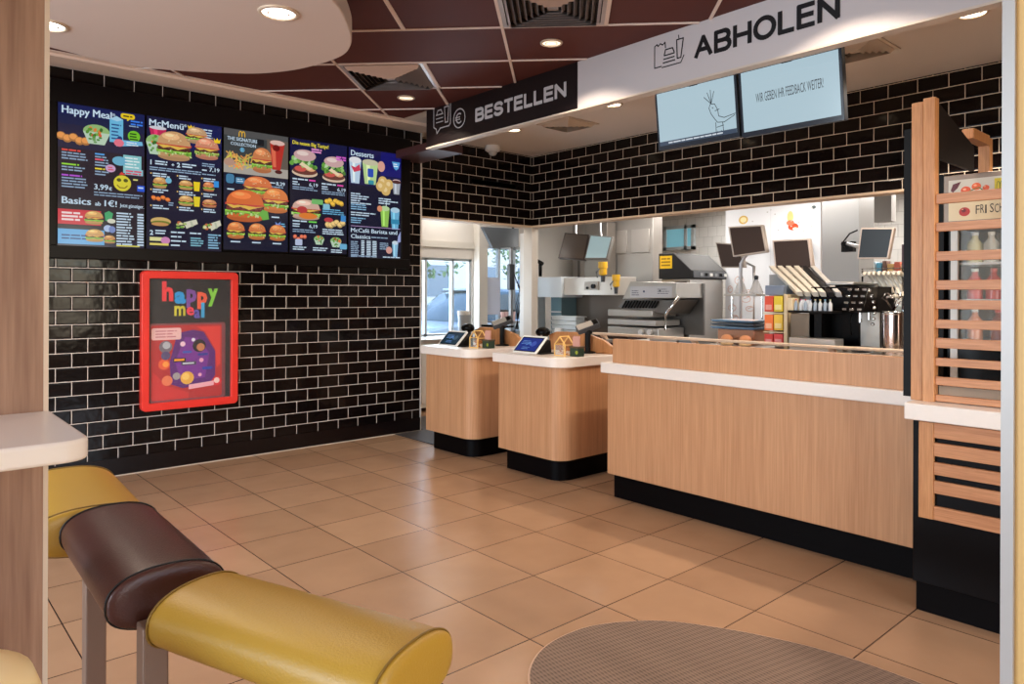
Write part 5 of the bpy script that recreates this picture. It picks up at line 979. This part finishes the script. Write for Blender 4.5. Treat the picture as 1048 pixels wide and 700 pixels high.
# ================================================================== back counter with the pass rail
BX = 4.88; BY0, BY1 = 1.28, on(608, 341, x=BX).y
t = thing('back_counter', 'low steel back counter with a pale pass rail along its front edge', 'counter', (5.3, 3, 0))
obj('body', MB().box((BX + .04, BY0, .1), (5.72, BY1, .92)), mat('counter_body_dark', (52, 46, 44), .5), t); obj('worktop', MB().box((BX + .02, BY0, .92), (5.74, BY1, .945)), STEELM, t, bev=.003)
obj('rail', MB().box((BX - .03, BY0, .985), (BX + .03, BY1, 1.005)), mat('rail_cream', (226, 200, 174), .4), t, bev=.004)
for y in (BY0 + .1, 2.2, 3.3, BY1 - .1): obj('bracket', MB().prism_y([(BX - .02, .986), (BX + .03, .986), (BX + .06, .945), (BX + .03, .945)], y - .02, y + .02), mat('rail_cream'), t)
CT = .946
for u0, u1, lb in ((690, 728, 'left'), (745, 775, 'middle')):
    pass
for (u0, u1, col, lb) in ((622, 650, (60, 40, 36), 'dark food tray on the back counter behind the till counters'), (672, 700, (214, 204, 196), 'pale food tray on the back counter in front of the grill'), (702, 720, (150, 156, 160), 'grey food tray on the back counter in front of the oven')):
    ya, yb = on(u1, 300, x=5.1).y, on(u0, 300, x=5.1).y; solo('food_tray', MB().box((5.0, ya, CT), (5.3, yb, CT + .02)).box((4.98, ya - .01, CT + .02), (5.32, yb + .01, CT + .03)), mat('tray_%d' % col[0], col, .4), lb, 'tray', bev=.003)
# blue trays and bun boxes
ya, yb = on(781, 300, x=5.35).y, on(739, 300, x=5.35).y
for k in range(3):
    z = 1.0 + k * .028 + .07; solo('serving_tray', MB().box((5.2, ya, z), (5.55, yb, z + .008)).box((5.19, ya - .01, z + .008), (5.56, yb + .01, z + .018)), mat(('tray_blue', 'tray_slate', 'tray_blue')[k], ((96, 130, 160), (80, 92, 104), (96, 130, 160))[k], .35), 'serving tray in the stack on the back counter, ' + ('bottom of the stack', 'middle of the stack', 'top of the stack')[k], 'tray', 'stacked serving trays', bev=.004)
solo('tray_riser', MB().box((5.25, ya + .02, CT), (5.5, yb - .02, 1.069)), mat('riser_tan', (196, 140, 110), .6), 'tan box carrying the stack of blue trays', 'box', bev=.01)
for u, lb in ((744, 'round brown bun on the back counter under the blue trays, left one'), (763, 'round brown bun on the back counter under the blue trays, right one')):
    y = on(u, 300, x=5.12).y; tt = thing('burger_bun', lb, 'bun', (5.12, y, CT)); obj('crown', MB().lathe([(.0, .03), (.045, .03), (.05, .045), (.04, .07), (.02, .082), (0, .085)], seg=20), mat('bun_brown', (206, 140, 96), .5), tt, smooth=True, local=True); obj('heel', MB().lathe([(0, 0), (.045, 0), (.05, .012), (.045, .027), (0, .027)], seg=20), mat('bun_pale', (230, 196, 150), .6), tt, smooth=True, local=True)
# glass funnels over the warm spot
ya, yb, za, zb = yz(750, 783, 298, 303, 5.75)
t = thing('heated_shelf', 'narrow shelf with a warm light below, in front of the white pillar', 'shelf', (5.8, (ya + yb) / 2, CT))
obj('board', MB().box((5.6, ya, za), (5.76, yb, za + .02)), STEELM, t, bev=.003)
for y in (ya + .01, yb - .01): obj('post', MB().cyl((5.72, y, CT), (5.72, y, za), .008), CHROME, t, smooth=40)
l = bpy.data.lights.new('warmer', 'AREA'); l.shape = 'RECTANGLE'; l.size = .12; l.size_y = .28; l.energy = 3.0; l.color = (1, .55, .35); lo_ = bpy.data.objects.new('warmer', l); C.objects.link(lo_); lo_.parent = t; lo_.location = (5.68 - 5.8, 0, za - .012 - CT)
for u, lb in ((758, 'clear glass funnel jar on the heated shelf, left one'), (774, 'clear glass funnel jar on the heated shelf, right one')):
    y = on(u, 300, x=5.68).y; tt = thing('glass_jar', lb, 'jar', (5.68, y, za + .021)); obj('body', MB().lathe([(0, 0), (.055, 0), (.06, .01), (.03, .09), (.015, .12), (.012, .12), (.026, .09), (.055, .012), (0, .008)], seg=20), mat('jar_glass', (230, 225, 220), .05, alpha=.35), tt, smooth=True, local=True); obj('stopper', MB().lathe([(0, .12), (.016, .12), (.02, .15), (0, .16)], seg=14), DGREY, tt, smooth=True, local=True)
# boxes of sauce in a rack
SXX = 5.1
for j, (v0, v1) in enumerate(((303, 319), (322, 338), (342, 351))):
    for i, (u0, u1) in enumerate(((782.5, 791), (792, 801))):
        ya, yb, za, zb = yz(u0, u1, v0, v1, SXX); col = [[(222, 84, 60), (226, 200, 60)], [(236, 120, 60), (232, 190, 70)], [(226, 76, 70), (230, 84, 84)]][j][i]
        za = max(za, CT)
        t = thing('sauce_box', '%s box in the sauce rack, %s row %s' % (['red', 'yellow', 'orange', 'golden', 'red', 'pink red'][j * 2 + i], ['top', 'middle', 'bottom'][j], ['left', 'right'][i]), 'box', (SXX, (ya + yb) / 2, za), 0, 'sauce boxes in the rack')
        obj('carton', MB().box((SXX, ya, za), (SXX + .16, yb, zb)), mat('carton_%d_%d_%d' % col, col, .5), t, bev=.002)
        obj('label', MB().box((SXX - .002, ya + .01, za + (zb - za) * .12), (SXX, yb - .01, za + (zb - za) * .45)), mat('label_%d' % (j * 2 + i), tuple(min(255, int(c * .5 + 120)) for c in col), .5), t)
ya, yb, za, zb = yz(781.5, 806, 301, 353, SXX)
t = thing('sauce_rack', 'pale wire rack holding the red and yellow sauce boxes', 'rack', (SXX + .1, (ya + yb) / 2, CT))
rk = mat('rack_cream', (216, 196, 160), .45)
yA, yB = ya - .0, ya + .10 * (yb - ya)
obj('side_panel', MB().box((SXX + .0, ya, CT), (SXX + .2, on(801.8, 300, x=SXX).y - .003, zb)), rk, t, bev=.002); obj('back_panel', MB().box((SXX + .165, ya, CT), (SXX + .175, yb, zb)), rk, t)
for v in (320.5, 340): z = on(792, v, x=SXX).z; obj('shelf', MB().box((SXX, on(801.8, 300, x=SXX).y, z - .004), (SXX + .16, yb, z + .004)), rk, t)
kbox('blue_grey_box', 783, 802, 292, 302, 5.15, .14, mat('blue_grey', (120, 134, 156), .5), 'blue grey box on top of the sauce rack', 'box')
# small bottles in a row
ya, yb, za, zb = yz(811, 851, 307, 318, 5.0); n = 8; cols = [(206, 60, 60), (170, 60, 120), (214, 70, 70), (90, 110, 170), (214, 200, 150), (206, 190, 120), (110, 160, 190), (190, 200, 150)]
kbox('bottle_ledge', 806, 852, 318, 320.5, 4.97, .16, BLACKM, 'narrow black ledge carrying the row of small bottles', 'shelf'); 
zL = yz(806, 852, 318, 320.5, 4.97)[3]
for k in range(n):
    y = yb - (k + .5) * (yb - ya) / n; bottle(5.02, y, zL, zb - zL + .005, .0135, (196, 200, 206) if k % 2 else (150, 164, 180), cols[k], 'small bottle with a %s cap under the paper sleeves, %s from the left' % (['red', 'magenta', 'light red', 'blue', 'cream', 'yellowish', 'pale blue', 'pale green'][k], ['first', 'second', 'third', 'fourth', 'fifth', 'sixth', 'seventh', 'eighth'][k]), 'row of small syrup bottles')
kbox('card_holder', 806, 811, 305, 318, 4.99, .1, mat('cream_card', (226, 206, 170), .5), 'cream box at the left end of the small bottle row', 'box')
kbox('steel_dispenser', 809, 834, 321, 346, 5.14, .3, mat('dispenser_steel', (136, 120, 104), .35, metal=.7, noise=.06, nscale=4), 'steel box below the row of small bottles', 'dispenser')
ya, yb, za, zb = yz(809, 856, 346, 352, 5.0); solo('drip_tray', MB().box((4.98, ya, CT), (5.12, yb, zb)), STEEL, 'flat steel tray in front of the black coffee machine', 'tray', bev=.004)
# slanted dispenser for paper sleeves
for k in range(6):
    u = 790 + k * 8.5; col = (230, 222, 206) if k < 4 else (40, 38, 38) if k == 4 else (206, 202, 196)
    a = on(u, 274 + (k > 3) * .5, x=5.45); b = on(u + 29 - k * .6, 301 + k * .1, x=5.12)
    d = (b - a); mb = MB(); w_ = .03; q = d.normalized(); nrm = Vector((1, 0, .6)).cross(q).normalized()
    side = Vector((0, 1, 0)) * .021; upv = q.cross(side).normalized() * .022
    vs = [mb.bm.verts.new(c_) for c_ in (a - side - upv, a + side - upv, a + side + upv, a - side + upv, b - side - upv, b + side - upv, b + side + upv, b - side + upv)]
    for f in [(0, 3, 2, 1), (4, 5, 6, 7), (0, 1, 5, 4), (1, 2, 6, 5), (2, 3, 7, 6), (3, 0, 4, 7)]: mb.bm.faces.new([vs[i] for i in f])
    solo('paper_sleeve', mb, mat('sleeve_%d' % col[0], col, .45), '%s slanted paper sleeve holder, %s' % ('black' if k == 4 else 'white', ['first from the left', 'second from the left', 'third from the left', 'fourth from the left', 'fifth from the left', 'last at the right'][k]), 'holder', 'slanted sleeve holders above the sauces', bev=.004)
ya, yb, za, zb = yz(783, 850, 283, 304, 5.3)
solo('sleeve_stand', MB().prism_x([(yb, zb + .02), (yb - .10, zb + .02), (ya + .05, za + .01), (ya + .05, za - .02), (yb, za - .02)], 5.36, 5.40), GREYP, 'grey slanted stand behind the white sleeve holders', 'stand', bev=.003)
# black coffee machine
ya, yb, za, zb = yz(829, 872, 292, 350, 5.15)
t = thing('coffee_machine', 'large black coffee machine with chrome buttons on the back counter', 'coffee machine', (5.4, (ya + yb) / 2, CT))
obj('body', MB().box((5.30, ya, CT), (5.68, yb, zb)), BLACKG, t, bev=.015)
obj('front', MB().box((5.15, ya, on(850, 318, x=5.15).z), (5.30, yb, zb - .01)), BLACKG, t, bev=.01); obj('side_block', MB().box((5.14, (ya * .3 + yb * .7), CT), (5.30, yb, on(850, 318, x=5.15).z)), BLACKM, t)
obj('top_rim', MB().box((5.18, ya, zb), (5.66, yb - .1, zb + .025)), STEEL, t, bev=.008); obj('drip_grid', MB().box((5.14, ya - .05, CT), (5.30, ya * .3 + yb * .7, CT + .03)), STEEL, t, bev=.004)
ya2, yb2, za2, zb2 = yz(871, 889, 293, 320, 5.1)
obj('button_panel', MB().prism_y([(5.05, za2), (5.30, za2), (5.30, zb2), (5.16, zb2)], ya2 + .02, yb2 + .01), BLACKG, t, bev=.006)
for r_ in range(4):
    for c_ in range(3):
        f_ = (r_ + .5) / 4; x = 5.05 + .11 * f_ - .004; obj('button', MB().box((x - .006, ya2 + .03 + .05 * c_, za2 + (zb2 - za2) * f_ - .008), (x + .02, ya2 + .06 + .05 * c_, za2 + (zb2 - za2) * f_ + .008)), CHROME, t, bev=.003)
obj('rear_case', MB().box((5.30, ya2 + .02, CT + .03), (5.62, yb2 + .02, zb2 + .0)), BLACKM, t)
obj('front_plate', MB().box((5.285, ya2 - .0, CT + .03), (5.297, yb2 + .01, za2)), mat('plate_grey', (176, 172, 166), .3, metal=.5), t)
obj('spout', MB().cyl((5.18, (ya2 + yb2) / 2 + .03, za2 - .07), (5.18, (ya2 + yb2) / 2 + .03, za2), .014).cyl((5.18, (ya2 + yb2) / 2 - .03, za2 - .05), (5.18, (ya2 + yb2) / 2 - .03, za2), .01), CHROME, t, smooth=40)
obj('steam_pipe', MB().tube([(5.12, yb2, za2), (5.09, yb2, za2 - .06), (5.1, yb2 - .005, za2 - .16)], .006), BLACKM, t, smooth=True)
for k in range(7): f_ = k / 6; obj('lever', MB().ball((5.1 + .01 * k, ya2 - .005 - .02 * math.sin(pi * f_), zb2 - .03 - (zb2 - za2 + .05) * f_), .013), CHROME, t, smooth=True)
# saucers on the coffee machine's tray
p = on(885, 347, x=5.08); tt = thing('saucer_stack', 'small stack of dark saucers at the foot of the coffee machine', 'saucer', (5.06, on(882, 300, x=5.06).y, CT))
for k in range(4): obj('saucer', MB().lathe([(0, .012 * k), (.05, .012 * k), (.075, .012 * k + .012), (.072, .013 + .012 * k), (.045, .005 + .012 * k), (0, .004 + .012 * k)], seg=24), (CHROME, DGREY)[k % 2], tt, smooth=True, local=True)
# steel cylinder and cup rings
y = on(914.5, 300, x=5.15).y; r = (on(903, 300, x=5.15).y - on(926, 300, x=5.15).y) / 2 * 1.0
t = thing('steel_canister', 'shiny steel canister standing at the right end of the pass rail', 'canister', (5.15, y, CT)); hC = on(914, 319, x=5.15).z - CT
obj('body', MB().lathe([(0, 0), (r, 0), (r, hC), (r * .95, hC), (r * .95, .02), (0, .02)], seg=32), mat('canister_steel', (210, 196, 190), .16, metal=1), t, smooth=40, local=True)
obj('rim', MB().lathe([(r, hC - .02), (r * 1.03, hC - .01), (r * 1.03, hC + .004), (r * .97, hC + .004)], seg=32), CHROME, t, smooth=True, local=True)
ya, yb, za, zb = yz(884, 924, 279, 304, 5.55); yc = (ya + yb) / 2
t = thing('cup_rack', 'wire rack with curved pale cup rings above the steel canister', 'rack', (5.55, yc, CT))
rr = (zb - za) / 2
for k in range(8):
    y = yb - .03 - k * .034; obj('ring', MB().tube([(5.5 + rr * .8 * sin(a), y - .10 * (1 - cos(a)) * .45, (za + zb) / 2 + rr * cos(a)) for a in [R(-40 + 14 * q_) for q_ in range(19)]], .0115, 6), mat('ring_cream', (226, 216, 200), .35), t, smooth=True)
obj('bar', MB().tube([(5.55, yb + .01, CT), (5.55, yb + .01, zb + .03), (5.55, ya, zb + .03), (5.55, ya, CT)], .008), CHROME, t, smooth=True)
tt = thing('wire_tongs', 'bundle of bent wire on the steel canister', 'utensil', (5.15, on(914, 300, x=5.15).y, CT + hC + .005))
for k in range(5): a = k * 1.25; obj('wire', MB().tube([(0, 0, .0), (.04 * cos(a), .04 * sin(a), .06), (.07 * cos(a + .4), .07 * sin(a + .4), .09), (.03 * cos(a + 1), .05 * sin(a + 1), .12)], .005), CHROME, tt, smooth=True, local=True)
kbox('dark_side_panel', 922.5, 926.5, 250, 357, 5.62, .12, mat('side_plum', (60, 40, 46), .4), 'tall dark panel at the right edge of the kitchen opening', 'panel')

# kitchen monitors
def monitor(c4, x, label, m, dx=0.0, frame=(188, 176, 166), foot=None, arm=None, grp='square kitchen monitors'):
    """c4: picture corners tl, tr, br, bl; dx leans the foot of the screen away"""
    pts = [on(*c4[0], x=x), on(*c4[1], x=x), on(*c4[2], x=x + dx), on(*c4[3], x=x + dx)]
    ctr = sum(pts, Vector()) / 4; t = thing('monitor', label, 'monitor', (ctr.x, ctr.y, min(p.z for p in pts)), 0, grp)
    n_ = (pts[1] - pts[0]).cross(pts[3] - pts[0]).normalized(); n_ = n_ if n_.x < 0 else -n_
    mb = MB()
    def slab(mb, P, a, b):
        v = [mb.bm.verts.new(p + n_ * a) for p in P] + [mb.bm.verts.new(p + n_ * b) for p in P]
        for f in [(0, 1, 2, 3), (7, 6, 5, 4), (0, 4, 5, 1), (1, 5, 6, 2), (2, 6, 7, 3), (3, 7, 4, 0)]: mb.bm.faces.new([v[i] for i in f])
    slab(mb, pts, -.045, 0); obj('casing', mb, mat('monitor_%d' % frame[0], frame, .4), t, bev=.005)
    q = [ctr + (p - ctr) * .90 for p in pts]; mb = MB(); slab(mb, q, -.002, .0015); obj('display', mb, m, t)
    if arm:
        mb = MB(); b_ = ctr - n_ * .04; mb.tube([b_, b_ + Vector((.07, 0, -.02))] + [Vector(p) for p in arm], .014); obj('arm', mb, ALU, t, smooth=True)
    return t
DK = mat('display_dark_brown', (64, 50, 44), .3); DKB = mat('display_dark_blue', (44, 50, 56), .3)
pc = on(758, 300, x=5.62)
monitor(((732, 248), (757, 250), (762, 274), (738, 274)), 5.75, 'square kitchen monitor half hidden behind another, left one', DK, frame=(170, 160, 150), arm=[(5.84, pc.y, 1.6), (5.84, pc.y, 1.0)])
monitor(((745, 232), (780, 230), (785, 258), (750, 263)), 5.5, 'square kitchen monitor hanging highest in front of the white pillar', DK, arm=[(5.62, pc.y, 1.62), (5.62, pc.y, .95)])
pd = on(811, 300, x=5.6)
monitor(((790, 246), (828, 244), (832, 275), (793, 276)), 5.45, 'square kitchen monitor above the slanted white sleeves', DK, frame=(206, 190, 180), arm=[(5.62, pd.y, 1.5), (5.62, pd.y, .95)])
pe = on(890, 300, x=5.7)
monitor(((881, 233), (915, 233), (909, 265), (877, 265)), 5.45, 'square kitchen monitor with a pale frame at the right end of the opening', DKB, frame=(206, 196, 190), arm=[(5.60, pe.y + .05, 1.72), (5.68, pe.y + .16, 1.75)])
p0 = on(866, 250, x=5.72)
solo('cable_holder', MB().box((5.70, p0.y - .06, p0.z - .06), (5.76, p0.y + .03, p0.z + .02)).tube([(5.70, p0.y - .03, p0.z - .05), (5.68, p0.y + .02, p0.z), (5.69, p0.y - .04, p0.z + .08), (5.66, p0.y - .11, p0.z + .1)], .006), BLACKM, 'black cable holder left of the rightmost kitchen monitor', 'cable holder')
bpy.data.objects['cable_holder'].location.x += 0
monitor(((578, 238), (603, 240), (598, 266), (571, 264)), 6.3, 'tilted dark order screen at the left of the kitchen', mat('display_dim', (92, 78, 68), .3), dx=-.12, frame=(60, 46, 40), grp='tilted order screens', arm=[(6.42, on(588, 300, x=6.4).y, 2.1), (6.42, on(588, 300, x=6.4).y, 2.59)])
monitor(((604, 240), (627, 242), (621, 265), (598, 265)), 6.3, 'tilted pale blue order screen beside the dark one', mat('display_pale', (168, 192, 196), .3, emit=.35), dx=-.12, frame=(120, 116, 110), grp='tilted order screens', arm=[(6.42, on(613, 300, x=6.4).y, 2.1), (6.42, on(613, 300, x=6.4).y, 2.59)])
# grey hanging display in the passage, seen from behind
t = thing('hanging_display', 'dark grey display hanging under the header beside the tiled corner', 'display', (5.4, 6.5, 1.9))
P4 = [on(494, 232, y=6.5), on(531, 234, y=6.5), on(531, 253, y=6.42), on(505, 254, y=6.42)]; mb = MB(); v = [mb.bm.verts.new(p) for p in P4] + [mb.bm.verts.new(p + Vector((0, .05, 0))) for p in P4]
for f in [(0, 1, 2, 3), (7, 6, 5, 4), (0, 4, 5, 1), (1, 5, 6, 2), (2, 6, 7, 3), (3, 7, 4, 0)]: mb.bm.faces.new([v[i] for i in f])
obj('casing', mb, mat('display_back_grey', (92, 98, 104), .4), t, bev=.004); obj('bracket', MB().cyl((P4[1].x - .05, 6.55, P4[1].z - .1), (P4[1].x - .05, 6.55, 2.6), .015), BLACKM, t, smooth=40)
# headset charger and cables on the post by the corner
a = on(524, 265, y=6.7); t = thing('headset_station', 'dark headset holder with hanging cables beside the tiled corner', 'holder', (a.x, 6.7, 1.0))
obj('holder', MB().box((a.x - .05, 6.68, 1.40), (a.x + .03, 6.74, 1.72)), DGREY, t, bev=.008); obj('post', MB().box((a.x + .0, 6.72, 0), (a.x + .04, 6.76, 2.1)), GREYP, t)
for k in range(4): obj('cable', MB().tube([(a.x + .02 * k, 6.66, 1.6 - .05 * k), (a.x + .07 + .02 * k, 6.63, 1.4), (a.x + .02 + .03 * k, 6.65, 1.2), (a.x + .08 - .02 * k, 6.66, .9)], .006), BLACKM, t, smooth=True)
a = on(536, 300, y=6.55); solo('door_post', MB().box((a.x - .02, 6.50, 0), (a.x + .06, 6.6, 2.1)), mat('post_pale', (210, 204, 196), .45), 'pale square post just behind the tiled corner', 'post', bev=.004)
a = on(547, 272, x=6.4); t = thing('phone_handset', 'black wall phone with a curved cable at the left end of the steel shelf', 'phone', (6.42, a.y, 1.5))
obj('handset', MB().tube([on(543, 284, x=6.4), on(546, 272, x=6.4), on(550, 267, x=6.4), on(555, 270, x=6.4)], .028), BLACKM, t, smooth=True); obj('cradle', MB().tube([on(553, 268, x=6.44), on(553, 283, x=6.44)], .022), BLACKG, t, smooth=True); obj('cable', MB().tube([on(545, 284, x=6.42), on(541, 295, x=6.42), on(543, 305, x=6.42), on(548, 300, x=6.42)], .007), BLACKM, t, smooth=True)
# cup dispensers in the window
zc = on(520, 318, y=6.95).z; x0 = on(514, 300, y=6.95).x
for k in range(4):
    x = x0 + .065 * k; tt = thing('paper_cup', 'paper cup with a dark lid by the drive-through window, %s from the left' % ['first', 'second', 'third', 'fourth'][k], 'cup', (x, 6.95, zc - .13), 0, 'paper cups by the drive-through window')
    obj('body', MB().lathe([(0, 0), (.02, 0), (.028, .12), (0, .12)], seg=16), mat('cup_pink', (226, 190, 186), .5), tt, smooth=40, local=True); obj('lid', MB().lathe([(0, .12), (.030, .12), (.03, .13), (.02, .145), (0, .145)], seg=16), DGREY, tt, smooth=40, local=True)
solo('cup_shelf', MB().box((x0 - .06, 6.86, zc - .16), (x0 + .27, 7.19, zc - .131)), GREYP, 'small grey shelf with paper cups by the drive-through window', 'shelf', bev=.003)
kb_ = on(502, 300, y=7.15).x; solo('notice_board', MB().box((kb_ - .1, 7.12, on(502, 322, y=7.15).z), (kb_ + .14, 7.15, on(502, 284, y=7.15).z)), mat('notice_lilac', (186, 190, 204), .5), 'pale notice panel in front of the drive-through glass', 'panel', bev=.003)

# ================================================================== outside the drive-through window
og = MB().box((-4, 7.31, -.06), (40, 40, -.01)); o = obj('ground_outside', og, mat('asphalt', (120, 124, 128), .8, noise=.1, nscale=2)); o['kind'] = 'structure'
def car(x, y, rz, col, label):
    t = thing('car', label, 'car', (x, y, 0), rz, 'cars outside'); W2 = .86
    low = [(-2.1, .35), (-2.15, .62), (-2.0, .78), (-1.2, .88), (1.1, .92), (1.9, .82), (2.12, .66), (2.12, .35)]; cab = [(-1.15, .88), (-.55, 1.34), (-.1, 1.43), (.7, 1.42), (1.25, 1.22), (1.65, .9)]
    def loft(sec, insets, z_b):
        mb = MB(); rows = []
        for yy, k, dz in insets: rows.append([mb.bm.verts.new((px * k, yy, pz if pz < z_b + .06 else pz - dz)) for px, pz in sec])
        for a_, b_ in zip(rows, rows[1:]):
            for i in range(len(sec)): j = (i + 1) % len(sec); mb.bm.faces.new([a_[i], a_[j], b_[j], b_[i]])
        mb.bm.faces.new(rows[0]); mb.bm.faces.new(rows[-1][::-1]); return mb
    cm = mat('car_%d' % col[0], col, .25, metal=.4, coat=.5)
    obj('body', loft(low, [(-W2, .96, 0), (-W2 * .8, 1, 0), (W2 * .8, 1, 0), (W2, .96, 0)], .3), cm, t, bev=.04, local=True)
    obj('cabin', loft(cab, [(-W2 * .78, .93, .06), (-W2 * .6, 1, 0), (W2 * .6, 1, 0), (W2 * .78, .93, .06)], .88), mat('car_glass', (70, 96, 112), .08), t, bev=.03, local=True)
    obj('roof', MB().box((-.5, -.52, 1.40), (.8, .52, 1.445)), cm, t, bev=.02, local=True)
    for wx in (-1.35, 1.3):
        for wy in (-W2 + .08, W2 - .08):
            w_ = obj('wheel', MB().cyl((wx, wy - .11, .31), (wx, wy + .11, .31), .31, 24), mat('tyre', (26, 26, 28), .7), t, smooth=40, local=True); obj('hub', MB().cyl((wx, wy - .118, .31), (wx, wy + .118, .31), .19, 16), ALU, w_, smooth=40, local=True)
car(8.35, 10.2, R(4), (196, 210, 220), 'pale blue grey car outside the drive-through window'); car(12.5, 16, R(-10), (70, 96, 130), 'dark blue car farther out on the parking lot')
def tree(x, y, h, r, label):
    t = thing('tree', label, 'tree', (x, y, 0), 0, 'trees behind the parking lot'); obj('trunk', MB().cyl((0, 0, 0), (0, 0, h * .5), .14, 10, .08), mat('bark', (90, 74, 60), .9), t, smooth=40, local=True)
    mb = MB(); 
    for k in range(1100):
        d = Vector((random.gauss(0, 1), random.gauss(0, 1), random.gauss(0, 1))).normalized() * r * random.random() ** .4; c_ = Vector((0, 0, h * .62)) + Vector((d.x, d.y, d.z * .8)); a = Vector((random.gauss(0, 1), random.gauss(0, 1), random.gauss(0, 1))).normalized(); b_ = a.cross(Vector((0, 0, 1))).normalized(); s_ = r * .055
        mb.quad(c_ - a * s_, c_ + b_ * s_ * .6, c_ + a * s_, c_ - b_ * s_ * .6)
    me = mb; o_ = obj('foliage', me, mat('leaves', (92, 128, 84), .7, noise=.3, nscale=3), t, local=True)
tree(10, 19, 5, 2.0, 'leafy tree behind the parked cars, left one'); tree(14.5, 21, 6, 2.6, 'leafy tree behind the parked cars, middle one'); tree(19, 20, 5.5, 2.2, 'leafy tree behind the parked cars, right one')
bl_ = thing('building', 'pale flat building beyond the parking lot', 'building', (18, 30, 0)); wl_ = obj('wall', MB().box((6, 30, 0), (32, 36, 4.2)), mat('far_wall', (176, 190, 202), .8), bl_)
for k in range(7): obj('window', MB().box((8 + k * 3.2, 29.96, 1.2), (9.8 + k * 3.2, 30, 2.8)), mat('far_window', (90, 116, 140), .2), bl_)
